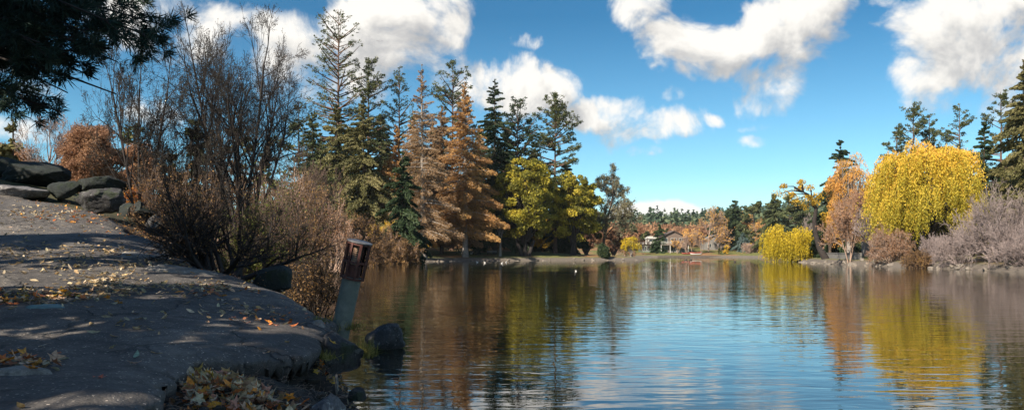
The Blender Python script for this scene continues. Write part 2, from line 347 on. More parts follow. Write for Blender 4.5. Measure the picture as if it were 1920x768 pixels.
def conifer(name, label, u, vt, D, wpx, mat, kind='spruce', seed=1, c0=.1, dens=1.0, bark='bark', group=None, cat='conifer', leaf=None, zb=None, tr=None):
    r = rng(seed); x = X(u, D); b = gz(x, D) if zb is None else zb
    H = Zv(vt, D) - b; R = wpx / F * D * WK[kind]; px = abs(D) / 804.0
    lf = leaf or max(.16, px * 1.15)
    TP, TR = trunk_segs(r, H, tr or max(.012 * H, .12)); segs = [(TP[:-1], TP[1:], TR[:-1], TR[1:])]
    def tat(z): return np.stack([np.interp(z, TP[:, 2], TP[:, i]) for i in range(3)], -1)
    if kind == 'spruce':
        nb = int(H * (9 if H < 25 else 8)); t = c0 + (1 - c0) * r.uniform(0, 1, nb) ** 1.15; t = np.sort(t)
        ph = r.uniform(0, 2 * PI, nb); prof = (1 - (t - c0) / (1 - c0)) ** .72 * .97 + .03
        prof *= 1 - .35 * np.clip((c0 + .1 - t) / .1, 0, 1)
        lobes = 1 + .16 * np.sin(3 * ph + seed) * 1 + .12 * np.sin(t * 31 + seed * 2)
        L = R * prof * lobes * r.uniform(.45, 1.18, nb); el = np.interp(t, [0, .6, 1], [-.35, -.1, .7]) + r.normal(0, .10, nb); droop = -.25
    elif kind == 'larch':
        nb = int(H * 8); t = np.sort(c0 + (1 - c0) * r.uniform(0, 1, nb) ** 1.1); ph = r.uniform(0, 2 * PI, nb)
        prof = (1 - (t - c0) / (1 - c0)) ** .9 * .96 + .04
        L = R * prof * r.uniform(.5, 1.25, nb); el = np.interp(t, [0, .6, 1], [-.1, .1, .8]); droop = -.18
    else:   # pine
        nb = int(H * 3.6); t = np.sort(c0 + (1 - c0) * r.uniform(0, 1, nb)); ph = r.uniform(0, 2 * PI, nb)
        s = (t - c0) / (1 - c0); prof = np.interp(s, [0, .15, .4, .7, .9, 1], [.55, .85, 1, .72, .42, .12])
        L = R * prof * r.uniform(.3, 1.2, nb) * (1 + .2 * np.sin(ph * 2 + t * 9 + seed)); el = np.interp(t, [0, .5, 1], [-.2, .1, .7]) + r.normal(0, .12, nb); droop = .12
    P0 = tat(t * H); d = np.stack([np.cos(ph) * np.cos(el), np.sin(ph) * np.cos(el), np.sin(el)], 1)
    def bp(i, q): p = P0[i] + d[i] * (L[i] * q)[:, None]; p[:, 2] += droop * L[i] * q * q; return p
    idx = np.arange(nb); br = np.clip(.028 * L, .02, .16)
    for a, c in ((0, .35), (.35, .7), (.7, 1.0)):
        segs.append((bp(idx, np.full(nb, a)), bp(idx, np.full(nb, c)), br * (1 - .8 * a), br * (1 - .8 * c)))
    if kind == 'pine':
        nt_ = int(nb * 7.0 * dens); w = L / L.sum(); i = r.choice(nb, nt_, p=w); q = r.uniform(.3, 1.02, nt_) ** .7
        c = bp(i, q); side = perp(r, d[i]) * (L[i] * r.uniform(0, .38, nt_) * (1.15 - q * .6))[:, None]; side[:, 2] *= .35; c = c + side
        cr_ = lf * r.uniform(1.1, 2.4, nt_) * 1.0
        m = max(6, int(13 * dens)); cc = np.repeat(c, m, 0); dv = rdir(r, len(cc)); dv[:, 2] = dv[:, 2] * .65 + .1
        rad = np.repeat(cr_, m) * r.uniform(.25, 1, len(cc)) ** .6
        P = cc + dv * rad[:, None]; A = norm(dv + .5 * rdir(r, len(cc))) * (lf * r.uniform(.45, .95, len(cc)))[:, None]; B = perp(r, norm(A)) * (lf * .36)
        tint = np.repeat(r.uniform(.1, .8, nt_), m) + r.normal(0, .14, len(cc))
    else:
        n = int(30000 * dens * (H * R / 90.) * (.3 / lf) ** 1.6); n = max(2500, min(n, 80000))
        w = L ** 1.35; w /= w.sum(); i = r.choice(nb, n, p=w); q = r.uniform(.04, 1.0, n) ** .75
        P = bp(i, q); sd = perp(r, d[i]); sd[:, 2] *= .45 if kind == 'spruce' else .8
        P = P + sd * (L[i] * .27 * r.uniform(0, 1, n) * (1.25 - q))[:, None]; P[:, 2] -= r.uniform(0, lf * 1.0, n)
        ax = norm(d[i] + .7 * rdir(r, n) + np.array([0, 0, -.45])); s = lf * r.uniform(.5, 1.15, n)
        A = ax * s[:, None]; B = perp(r, ax) * (s * (.42 if kind == 'spruce' else .26))[:, None]
        tint = r.uniform(.1, .7, nb)[i] + r.normal(0, .13, n) + .2 * (q - .6)
    cr = leaves('crown', P, A, B, tint)
    return finish(name, label, cat, (x, D, b), tubes('trunk', segs, 5), cr, M[bark], M[mat], group, 0)
def bare(name, label, u, vt, D, wpx, bark='bark_grey', leafm=None, seed=1, group=None, cat='tree', stems=1, nleaf=2, lf=None, nch=(7, 6, 5, 5), zb=None, spread=.35, up=.06, ang=.65, tipr=None, r0=None, x0=None, wig=.10, ratio=.58, extra=None):
    r = rng(seed); x = X(u, D) if x0 is None else x0; b = gz(x, D) if zb is None else zb
    H = Zv(vt, D) - b; R = wpx / F * D; px = abs(D) / 804.0
    tipr = tipr or max(.0035, px * .13); lf = lf or px * .75
    a = r.uniform(0, 2 * PI) + r.uniform(-.25, .25, stems) + np.arange(stems) * 2 * PI / stems; sp = spread * (R / H) * 2 * r.uniform(.55, 1.05, stems) if stems > 1 else np.array([.02])
    D0 = np.stack([np.cos(a) * sp, np.sin(a) * sp, np.ones(stems)], 1)
    P0 = np.zeros((stems, 3)); P0[:, 2] = -.15; P0[:, 0] = np.cos(a) * R * .04 * (stems > 1); P0[:, 1] = np.sin(a) * R * .04 * (stems > 1)
    segs, lvl = skel(r, P0, D0, H * .62 * (r.uniform(.75, 1.1, stems) if stems > 1 else 1), r0 or .018 * H / (1 if stems == 1 else 1.6), nch, ang=ang, ratio=ratio, up=up, wig=wig, rmin=tipr, t0=.3)
    allp = np.concatenate([s[1] for s in segs]); zt = np.percentile(allp[:, 2], 99.7); xr = np.percentile(np.abs(allp[:, 0]), 99)
    sx, sz = R / xr, H / zt
    def sc(p): return p * np.array([sx, sx, sz])
    segs = [(sc(p0), sc(p1), q0, q1) for p0, p1, q0, q1 in segs]
    tr = tubes('trunk', segs, 4 if D < 45 else 3)
    cr = None
    if leafm:
        A_ = sc(lvl[-1][0][:, 1:].reshape(-1, 3)); k = nleaf
        P = np.repeat(A_, k, 0) if k >= 1 else A_[r.random(len(A_)) < k]
        n = len(P); P = P + r.normal(0, lf * 1.1, (n, 3)); ax = rdir(r, n); s = lf * r.uniform(.5, 1.1, n)
        tint = r.uniform(0, 1, n) * .6 + .25 * (1 + wob(P[:, 0] * 2 / max(R, 1) * 3, P[:, 2] * 2 / max(R, 1) * 3))
        cr = leaves('crown', P, ax * s[:, None], perp(r, ax) * (s * .55)[:, None], tint)
    return finish(name, label, cat, (x, D, b), tr, cr, M[bark], M[leafm] if leafm else None, group, 0)
def clumps(r, n, R3, inner=.25, low=-.9):
    d = rdir(r, n * 3); d = d[d[:, 2] > low][:n]; q = r.uniform(inner, 1, len(d)) ** .5
    return d * q[:, None] * R3
def broad(name, label, u, vt, vb, D, wpx, mat, seed=1, nc=60, cs=.2, dens=1.0, bark='bark', group=None, cat='tree', lf=None, hang=0, zb=None, trunks=1, dy=None, tlean=0, asp=.55, flat=1.0, gap=0, hue=.22):
    """crown from image row vt down to vb; leaves in many small clumps joined to the trunk by limbs; hang > 0 lets strands of leaves droop"""
    r = rng(seed); x = X(u, D); b = gz(x, D) if zb is None else zb
    zt = Zv(vt, D) - b; zl = Zv(vb, D) - b; R = wpx / F * D; px = abs(D) / 804.0; lf = lf or px * .85
    rz = (zt - zl) / 2; cz = (zt + zl) / 2; R3 = np.array([R, dy or R * .9, rz]) * (1 - cs * .55)
    C = clumps(r, nc, R3) + np.array([0, 0, cz]); rr = R * cs * r.uniform(.6, 1.35, len(C))
    # irregular outline
    C *= 1; C[:, :2] *= (1 + .12 * np.sin(3.1 * np.arctan2(C[:, 1], C[:, 0]) + seed))[:, None]
    segs = []; fork = np.array([tlean, 0, max(zl * .8, .12 * zt)]) if zl > .1 * zt else np.array([0, 0, .15 * zt])
    for k in range(trunks):
        off = np.array([(k - (trunks - 1) / 2) * .04 * R * 2, 0, 0]); n0 = np.array([[0, 0, -.3]]) + off; rt = .035 * zt / (trunks ** .5)
        segs.append((n0, (fork + off * 3)[None], np.array([rt * 1.25]), np.array([rt * .85])))
    nC = len(C); Fk = np.repeat(fork[None], nC, 0) + r.normal(0, .03 * R, (nC, 3)); mid = Fk * .45 + C * .55 + np.array([0, 0, .12 * rz]); mid += r.normal(0, .05 * R, (nC, 3))
    rt = .035 * zt; segs.append((Fk, mid, np.full(nC, rt * .35), np.full(nC, rt * .16))); segs.append((mid, C, np.full(nC, rt * .16), np.full(nC, max(.02, rt * .05))))
    tws = np.repeat(C, 5, 0); te = tws + rdir(r, len(tws)) * np.repeat(rr, 5)[:, None] * .9; segs.append((tws, te, np.full(len(tws), max(.02, rt * .05)), np.full(len(tws), max(.008, px * .1))))
    P, A, B, T = [], [], [], []
    base_t = r.uniform(.0, .85, nC) if hang <= 0 else r.uniform(.2, .62, nC)
    if hang <= 0:
        m = int(240 * dens * (R * cs / (lf * 6)) ** 1.7); m = max(20, m)
        cc = np.repeat(C, m, 0); q = np.repeat(rr, m) * r.uniform(0, 1, len(cc)) ** .45; dv = rdir(r, len(cc)); dv[:, 2] *= .75 * flat
        p = cc + dv * q[:, None]; ax = rdir(r, len(p)); s = lf * r.uniform(.5, 1.15, len(p))
        P.append(p); A.append(ax * s[:, None]); B.append(perp(r, ax) * (s * .6)[:, None]); T.append(np.repeat(base_t, m) + r.normal(0, .15, len(p)))
    else:
        ns = int(26 * dens); cc = np.repeat(C, ns, 0); q = np.repeat(rr, ns); dv = rdir(r, len(cc)); dv[:, 2] = np.abs(dv[:, 2]) * .6
        s0 = cc + dv * q[:, None]
        # strands leave the crown outward, then fall
        out = s0 * np.array([1, 1, 0]); out = norm(out + 1e-6)
        rel = np.hypot(s0[:, 0] / R3[0], s0[:, 1] / R3[1]); Lh = hang * (rz * 2) * r.uniform(.35, 1.1, len(s0)) * (.5 + .6 * np.clip(rel, 0, 1))
        zfloor = zl + .2 * rz * r.normal(0, 1, len(s0)); zfloor = zfloor + gap * rz * np.exp(-((s0[:, 0] + .05 * R) / (.30 * R)) ** 2) * (s0[:, 1] < .3 * R); Lh = np.minimum(Lh, np.maximum(s0[:, 2] - zfloor, .3))
        step = lf * 1.05; k = np.maximum((Lh / step).astype(int), 2); si = np.repeat(np.arange(len(s0)), k)
        j = np.concatenate([np.arange(a) for a in k]); ln = j * step
        o = (.22 * rz * (1 - np.exp(-ln / (.25 * rz))))[:, None]
        sway = r.normal(0, .10, (len(s0), 3)); sway[:, 2] = 0
        p = s0[si] + out[si] * o * .6 + sway[si] * ln[:, None]; p[:, 2] -= ln; p += r.normal(0, lf * .5, p.shape)
        ax = norm(np.array([0, 0, -1.]) + .6 * r.normal(size=p.shape)); s = lf * r.uniform(.5, 1.2, len(p))
        P.append(p); A.append(ax * s[:, None]); B.append(perp(r, ax) * (s * .34)[:, None])
        T.append((np.repeat(base_t, ns) + r.normal(0, .1, len(s0)))[si] + r.normal(0, .10, len(p)) + hue * (p[:, 2] - cz) / rz)
    cr = leaves('crown', np.concatenate(P), np.concatenate(A), np.concatenate(B), np.concatenate(T))
    return finish(name, label, cat, (x, D, b), tubes('trunk', segs, 6), cr, M[bark], M[mat], group, 0)
def bush(name, label, u, vt, D, wpx, bark='twig_brown', leafm=None, seed=1, group=None, cat='bush', stems=16, nch=(5, 5, 4), nleaf=1, lf=None, tipr=None, zb=None, spread=1.0, r0=None, up=.04, wig=.16):
    r = rng(seed); x = X(u, D); b = gz(x, D) if zb is None else zb
    H = Zv(vt, D) - b; R = wpx / F * D; px = abs(D) / 804.0; tipr = tipr or max(.0025, px * .14); lf = lf or max(.02, px * .7)
    a = r.uniform(0, 2 * PI, stems); e = r.uniform(.15, 1.25, stems) * spread; D0 = np.stack([np.cos(a) * np.sin(e), np.sin(a) * np.sin(e), np.cos(e)], 1)
    P0 = np.stack([np.cos(a) * R * .28 * r.random(stems), np.sin(a) * R * .28 * r.random(stems), np.full(stems, -.08)], 1)
    segs, lvl = skel(r, P0, D0, H * .6 * r.uniform(.7, 1.1, stems), r0 or max(.012 * H, tipr * 1.6), nch, ang=.75, ratio=.6, up=up, wig=wig, rmin=tipr)
    allp = np.concatenate([s[1] for s in segs]); zt = np.percentile(allp[:, 2], 99.5); xr = np.percentile(np.abs(allp[:, 0]), 98.5); k3 = np.array([R / xr, R / xr, H / zt])
    segs = [(p0 * k3, p1 * k3, q0, q1) for p0, p1, q0, q1 in segs]
    t = thing(name, label, cat, (x, D, b), 0, group); link('stems', tubes('stems', segs, 3), M[bark], t)
    if leafm:
        A_ = lvl[-1][0][:, 1:].reshape(-1, 3) * k3
        P = np.repeat(A_, int(nleaf), 0) if nleaf >= 1 else A_[r.random(len(A_)) < nleaf]
        n = len(P); P = P + r.normal(0, lf * 1.2, (n, 3)); ax = rdir(r, n); s = lf * r.uniform(.5, 1.2, n)
        link('leaves', leaves('leaves', P, ax * s[:, None], perp(r, ax) * (s * .55)[:, None], r.uniform(0, 1, n) * .7 + .15 * (1 + wob(P[:, 0], P[:, 2], 3))), M[leafm], t)
    return t
#@@SECTION2
# ------------------------------------------------------------------ camera, sun, sky
cam = bpy.data.cameras.new('camera'); co = bpy.data.objects.new('camera', cam); COL.objects.link(co)
co.location = (0, 0, CH); co.rotation_euler = (PI / 2, 0, 0); cam.sensor_width = 36; cam.lens = 36 * F / 1920; cam.shift_y = (VH - 384) / 1920
cam.clip_start = .1; cam.clip_end = 30000; SC.camera = co
SUN_EL = math.radians(33); sd = Vector((-.62, -.78, 0)).normalized() * math.cos(SUN_EL); sd.z = math.sin(SUN_EL)
sl = bpy.data.lights.new('sun', 'SUN'); sl.energy = 5.0; sl.angle = math.radians(.5); sl.color = (1, .88, .72)
so = bpy.data.objects.new('sun', sl); COL.objects.link(so); so.rotation_euler = sd.to_track_quat('Z', 'Y').to_euler(); so.location = (-20, -10, 30)
wd = bpy.data.worlds.new('World'); SC.world = wd; wd.use_nodes = True; nt = wd.node_tree; nt.nodes.clear()
wo = nt.nodes.new('ShaderNodeOutputWorld'); bg = nt.nodes.new('ShaderNodeBackground'); nt.links.new(bg.outputs[0], wo.inputs[0]); bg.inputs[1].default_value = .10
sky = nt.nodes.new('ShaderNodeTexSky'); sky.sky_type = 'NISHITA'; sky.sun_disc = False; sky.sun_elevation = SUN_EL
sky.sun_rotation = math.atan2(sd.x, sd.y); sky.air_density = 1.0; sky.dust_density = .35; sky.ozone_density = 2.0; sky.altitude = 1100
tcw = nt.nodes.new('ShaderNodeTexCoord')
# cloud field over the direction sphere: a node group, called twice so each cloud shades its own underside
gp = bpy.data.node_groups.new('cloud_field', 'ShaderNodeTree')
gp.interface.new_socket('dir', in_out='INPUT', socket_type='NodeSocketVector'); gp.interface.new_socket('d', in_out='OUTPUT', socket_type='NodeSocketFloat')
gi = gp.nodes.new('NodeGroupInput'); go = gp.nodes.new('NodeGroupOutput')
CL = [(320, 45, 130, 62, 1), (400, 20, 60, 35, .8), (540, 85, 62, 60, 1), (600, 60, 50, 40, .6), (725, 60, 115, 66, 1.1), (660, 140, 100, 50, .9), (800, 60, 60, 40, .8), (880, 135, 110, 40, 1), (960, 165, 100, 42, 1.05), (1020, 175, 45, 26, .7),
      (968, 62, 46, 16, .62), (1130, 215, 78, 34, 1), (1230, 232, 78, 28, 1), (1160, 255, 40, 28, .7), (1332, 222, 24, 13, .8), (1222, 282, 34, 10, .6), (1262, 178, 20, 14, .6),
      (1195, 22, 50, 36, .9), (1245, 80, 52, 42, .95), (1325, 100, 66, 34, 1.0), (1370, 8, 70, 16, .7), (1485, 50, 84, 78, 1.1), (1450, 135, 60, 50, 1.0), (1405, 185, 30, 28, .8), (1545, 95, 45, 60, .9), (1395, 258, 22, 11, .6), (1400, 232, 34, 7, .5),
      (1850, 60, 120, 85, 1.15), (1775, 125, 62, 48, 1), (1900, 110, 90, 60, 1), (1730, 50, 50, 40, .8), (1620, 10, 80, 20, .5),
      (1225, 412, 85, 22, 1.5), (1200, 396, 50, 15, 1.2), (160, 200, 120, 34, .9), (60, 110, 120, 60, .9), (100, 260, 150, 26, .8), (-250, 60, 260, 90, 1), (2200, 120, 220, 80, 1.1), (1150, -260, 420, 70, 1.1), (500, -200, 260, 60, .9), (1900, -240, 260, 90, 1)]
vm = lambda op, a=None, b=None: None
def VM(t, op, *a):
    n = t.nodes.new('ShaderNodeVectorMath'); n.operation = op
    for i, v in enumerate(a):
        if isinstance(v, tuple): n.inputs[i].default_value = v
        else: t.links.new(v, n.inputs[i])
    return n.outputs['Value'] if op in ('LENGTH', 'DOT_PRODUCT') else n.outputs[0]
dirn = VM(gp, 'NORMALIZE', gi.outputs[0])
n1 = gp.nodes.new('ShaderNodeTexNoise'); n1.inputs['Scale'].default_value = 5.5; n1.inputs['Detail'].default_value = 5; n1.inputs['Roughness'].default_value = .6
gp.links.new(dirn, n1.inputs['Vector'])
warp = VM(gp, 'MULTIPLY', VM(gp, 'SUBTRACT', n1.outputs[1], (.5, .5, .5)), (.09, .09, .07))
dw = VM(gp, 'ADD', dirn, warp)
acc = None
for (u, v, ru, rv, s) in CL:
    c = Vector((X(u, 1), 1, (VH - v) / F)); k = c.length; c /= k
    east = Vector((c.y, -c.x, 0)).normalized(); upv = east.cross(c)
    df = VM(gp, 'SUBTRACT', dw, tuple(c))
    a = mth(gp, 'MULTIPLY', VM(gp, 'DOT_PRODUCT', df, tuple(east)), F * k / ru * .72 / 1.0)
    b = mth(gp, 'MULTIPLY', VM(gp, 'DOT_PRODUCT', df, tuple(upv)), F * k / rv * .72)
    d2 = mth(gp, 'ADD', mth(gp, 'MULTIPLY', a, a), mth(gp, 'MULTIPLY', b, b))
    f = mth(gp, 'MULTIPLY', mth(gp, 'DIVIDE', 1.0, mth(gp, 'ADD', 1.0, mth(gp, 'MULTIPLY', d2, d2))), s)
    acc = f if acc is None else mth(gp, 'MAXIMUM', acc, f)
n2 = gp.nodes.new('ShaderNodeTexNoise'); n2.inputs['Scale'].default_value = 10; n2.inputs['Detail'].default_value = 10; n2.inputs['Roughness'].default_value = .60; n2.inputs['Distortion'].default_value = .35
gp.links.new(dirn, n2.inputs['Vector'])
# scattered cloud behind the viewer
sg = gp.nodes.new('ShaderNodeSeparateXYZ'); gp.links.new(dirn, sg.inputs[0])
n3 = gp.nodes.new('ShaderNodeTexNoise'); n3.inputs['Scale'].default_value = 2.6; n3.inputs['Detail'].default_value = 5; gp.links.new(dirn, n3.inputs['Vector'])
back = mth(gp, 'MULTIPLY', mth(gp, 'MULTIPLY', mth(gp, 'SUBTRACT', n3.outputs[0], .42), 4.5, clamp=True), mth(gp, 'MULTIPLY', mth(gp, 'SUBTRACT', .35, sg.outputs['Y']), 4, clamp=True))
acc = mth(gp, 'MAXIMUM', acc, back)
dens = mth(gp, 'ADD', acc, mth(gp, 'MULTIPLY', mth(gp, 'SUBTRACT', n2.outputs[0], .52), 3.0))
gp.links.new(dens, go.inputs[0])
def call(v):
    g_ = nt.nodes.new('ShaderNodeGroup'); g_.node_tree = gp; nt.links.new(v, g_.inputs[0]); return g_.outputs[0]
dv = VM(nt, 'NORMALIZE', tcw.outputs['Generated'])
den = call(dv)
off = VM(nt, 'ADD', dv, tuple(Vector((-.020, -.0, .030))))
den2 = call(off)
cov = nt.nodes.new('ShaderNodeMapRange'); cov.interpolation_type = 'SMOOTHSTEP'; cov.inputs[1].default_value = .50; cov.inputs[2].default_value = 1.02; nt.links.new(den, cov.inputs[0])
# how much cloud lies towards the light decides grey or white
sh = mth(nt, 'ADD', mth(nt, 'MULTIPLY', den2, .95), mth(nt, 'MULTIPLY', mth(nt, 'SUBTRACT', den2, den), 1.0))
ccol = ramp(nt, mth(nt, 'MULTIPLY', sh, .6), [(.14, (1.0, .985, .96)), (.38, (.86, .85, .83)), (.68, (.60, .60, .61)), (1.0, (.44, .45, .47))])
cl = VM(nt, 'MULTIPLY', ccol, (6.0, 5.8, 5.5))
szw = nt.nodes.new('ShaderNodeSeparateXYZ'); nt.links.new(dv, szw.inputs[0])
tint = ramp(nt, szw.outputs['Z'], [(0, (.74, .88, .88)), (.10, (.40, .70, .75)), (.28, (.08, .39, .51)), (1.0, (.24, .52, .68))])
skc = VM(nt, 'MULTIPLY', sky.outputs[0], tint)
fin = mixc(nt, mth(nt, 'MULTIPLY', cov.outputs[0], .97), skc, cl)
nt.links.new(fin, bg.inputs[0])
wd.cycles.sampling_method = 'MANUAL'; wd.cycles.sample_map_resolution = 512
SC.view_settings.view_transform = 'Standard'; SC.view_settings.look = 'None'; SC.view_settings.exposure = .92; SC.view_settings.gamma = 1
SC.render.engine = 'CYCLES'
# ------------------------------------------------------------------ left bank of the lake, far side
LB = 'conifers on the left bank'
conifer('ponderosa_pine', 'tallest open-crowned pine on the left bank, its bare top standing high against the clouds', 634, 20, 142, 50, 'pine', 'pine', 11, .36, .95, 'bark_red', LB, 'pine tree')
conifer('ponderosa_pine', 'green pine close on the right of the tallest pine on the left bank', 690, 110, 146, 40, 'pine', 'pine', 12, .3, 1.15, 'bark_red', LB, 'pine tree')
conifer('fir_tree', 'green drooping conifer filling the space under the tallest pine', 630, 195, 139, 46, 'olive', 'spruce', 13, .08, .8, 'bark', LB, leaf=.26)
conifer('cedar_tree', 'dull olive-grey feathery conifer in front of the tall pines', 682, 185, 135, 50, 'olive', 'spruce', 14, .16, .95, 'bark', LB, leaf=.24)
conifer('ponderosa_pine', 'slim thin-crowned pine between the green pine and the bare brown larch', 748, 130, 150, 34, 'pine', 'pine', 15, .3, .8, 'bark_red', LB, 'pine tree')
conifer('larch_tree', 'brown larch half hidden behind the small dark green fir', 742, 235, 139, 42, 'larch', 'larch', 16, .1, .8, 'bark', 'larches on the left bank', 'larch', leaf=.24)
conifer('larch_tree', 'almost leafless larch with a pale trunk, its twiggy top bare', 793, 120, 132, 42, 'larch_dull', 'larch', 17, .14, .34, 'bark_grey', 'larches on the left bank', 'larch', leaf=.2, tr=.6)
conifer('ponderosa_pine', 'dark green pine whose top shows between the two brown larches', 847, 118, 158, 44, 'pine', 'pine', 18, .35, 1.1, 'bark_red', LB, 'pine tree')
conifer('larch_tree', 'broad dull brown larch left of the densest orange-brown larch', 828, 200, 147, 46, 'larch_dull', 'larch', 19, .12, .95, 'bark', 'larches on the left bank', 'larch', leaf=.24)
conifer('larch_tree', 'dense orange-brown larch, the most conspicuous on the left bank', 872, 155, 143, 50, 'larch', 'larch', 20, .12, 1.15, 'bark_grey', 'larches on the left bank', 'larch', leaf=.22, tr=.55)
conifer('fir_tree', 'dark green fir right of the densest orange-brown larch', 928, 148, 152, 46, 'pine_dark', 'spruce', 21, .1, 1.3, 'bark', LB)
conifer('ponderosa_pine', 'dark rounded pine between the dark fir and the tall clumpy pine', 970, 192, 160, 46, 'pine_dark', 'pine', 22, .3, 1.3, 'bark_red', LB, 'pine tree')
conifer('ponderosa_pine', 'tall clumpy pine rising behind the olive-yellow willow, last tall tree of the left bank', 1041, 178, 158, 40, 'pine', 'pine', 23, .36, 1.5, 'bark_red', LB, 'pine tree')
conifer('fir_tree', 'small dark green fir standing before the brown larches', 755, 282, 110, 40, 'pine_dark', 'spruce', 24, .1, 1.2, 'bark_dark', LB, leaf=.24)
conifer('fir_tree', 'dark fir in the shade directly behind the olive-yellow willow', 1060, 300, 166, 34, 'pine_dark', 'spruce', 25, .05, 1, 'bark', LB)
conifer('fir_tree', 'shaded conifer at the left end of the tall group, behind the bare shore tree', 585, 215, 141, 44, 'pine', 'spruce', 26, .1, .6, 'bark', LB)
broad('willow_tree', 'big olive-yellow willow at the waterside below the tall clumpy pine', 985, 290, 462, 149, 66, 'willow_olive', 31, 260, .15, 1.3, 'bark_dark', lf=.26, trunks=3, group='willows', hang=0)
broad('willow_tree', 'olive-brown willow overlapping the right side of the big olive-yellow one', 1075, 318, 464, 156, 54, 'willow_olive', 32, 220, .16, 1.3, 'bark_dark', lf=.26, group='willows', hang=0)
bare('poplar_tree', 'thin-leaved grey-green tree with the sky showing through, at the right end of the left bank', 1131, 308, 163, 58, 'bark', 'grey_leaf', 33, nleaf=2, lf=.17, nch=(10, 7, 6, 4), stems=1, up=.0, ang=.85, ratio=.52)
broad('young_tree', 'small yellow-green sapling before the dark fir trunks', 938, 405, 455, 147, 15, 'green_leaf', 34, 16, .3, 1.4, 'bark_grey', lf=.16)
for j, (u, vt, D, wp, mt, kd, lab) in enumerate([(655, 235, 168, 46, 'olive', 'spruce', 'olive conifer deep in the group, between the tallest pine and the green pine'), (715, 215, 172, 44, 'pine', 'spruce', 'green conifer deep in the group behind the olive-grey cedar'), (775, 215, 176, 42, 'larch', 'larch', 'brown larch farther back, left of the nearly bare one'), (812, 225, 178, 44, 'larch_dull', 'larch', 'dull larch farther back, right of the nearly bare one'),
      (900, 235, 176, 40, 'larch_dull', 'larch', 'dull larch farther back between orange-brown larch and dark fir'), (950, 235, 180, 44, 'pine_dark', 'spruce', 'near-black fir farther back between the dark fir and the rounded pine'), (1000, 270, 182, 40, 'pine', 'spruce', 'green fir farther back above the olive-yellow willow'), (600, 250, 150, 44, 'pine', 'spruce', 'green conifer at the left foot of the tallest pine')]):
    conifer('fir_tree' if kd == 'spruce' else 'larch_tree', lab, u, vt, D, wp, mt, kd, 270 + j, .05, 1.2, 'bark', LB, leaf=.34)
# undergrowth and autumn trees behind the big trunks
k = 0
for (u, vt, vb, D, wp, mt, lab) in [(800, 395, 468, 168, 20, 'gold', 'bright golden tree between the pale larch trunk and the path'), (835, 420, 465, 178, 24, 'orange', 'orange undergrowth tree behind the walking person'),
      (720, 330, 440, 150, 20, 'orange', 'orange autumn tree glowing behind the small dark fir'), (905, 415, 462, 186, 20, 'orange_dull', 'dull orange tree far back between trunks of larch and fir'),
      (1018, 410, 464, 176, 22, 'gold', 'yellow tree lit behind the big olive-yellow willow trunks'), (1060, 428, 466, 186, 20, 'orange', 'low orange tree on the lawn behind the willows'),
      (1098, 440, 466, 190, 16, 'orange_dull', 'brownish tree behind the lawn at the lake bend'), (1150, 432, 470, 192, 18, 'orange_dull', 'brown bushy tree behind the thin-leaved grey-green tree'),
      (960, 350, 460, 172, 40, 'green_leaf', 'dark leafy tree filling the gap behind the dark fir'), (880, 330, 462, 182, 46, 'green_leaf', 'broad dark leafy tree behind the orange-brown larches'),
      (790, 330, 462, 186, 46, 'green_leaf', 'leafy tree in shade behind the nearly bare larch'), (1100, 390, 464, 196, 30, 'green_leaf', 'deep green leafy tree behind the olive-brown willow'), (700, 350, 462, 170, 50, 'green_leaf', 'dark leafy tree behind the olive-grey conifer'),
      (620, 330, 465, 160, 60, 'green_leaf', 'wide dark leafy tree low behind the tallest pine')]:
    k += 1; broad('autumn_tree', lab, u, vt - 8, vb + 6, D, wp * 1.25, mt, 40 + k, 40, .3, 1.6, 'bark', group='trees standing back on the left bank', lf=.3)
bush('shore_bush', 'rounded orange-tipped bush overhanging the water left of the lawn', 742, 436, 106, 42, 'twig_pink', 'dry_leaf', 61, 'bushes at the water edge', nleaf=3, lf=.1, stems=26)
bush('shore_bush', 'brown twiggy bush between the lamp post and the orange-tipped bush', 690, 425, 92, 40, 'twig_brown', 'dry_leaf', 62, 'bushes at the water edge', nleaf=2, lf=.08, stems=22)
bush('shore_bush', 'long orange and yellow bush behind the leaning lamp', 722, 420, 118, 50, 'twig_pink', 'gold', 63, 'bushes at the water edge', nleaf=2, lf=.1, stems=22)
bush('shore_bush', 'dark round evergreen bush on the spit, below the brown bushy tree', 1131, 460, 153, 9, 'bark_dark', 'pine_dark', 64, 'bushes at the water edge', nleaf=4, lf=.14, stems=14)
broad('willow_tree', 'small bright yellow round-headed willow near the tip of the spit', 1183, 441, 474, 160, 18, 'willow_yellow', 65, 34, .28, 1.1, 'bark_grey', lf=.17, hang=.3, group='willows')
for j, (u, vt, wp, D, lab) in enumerate([(848, 455, 5, 170, 'stout dark stump of trunk left of the person'), ]):
    pass
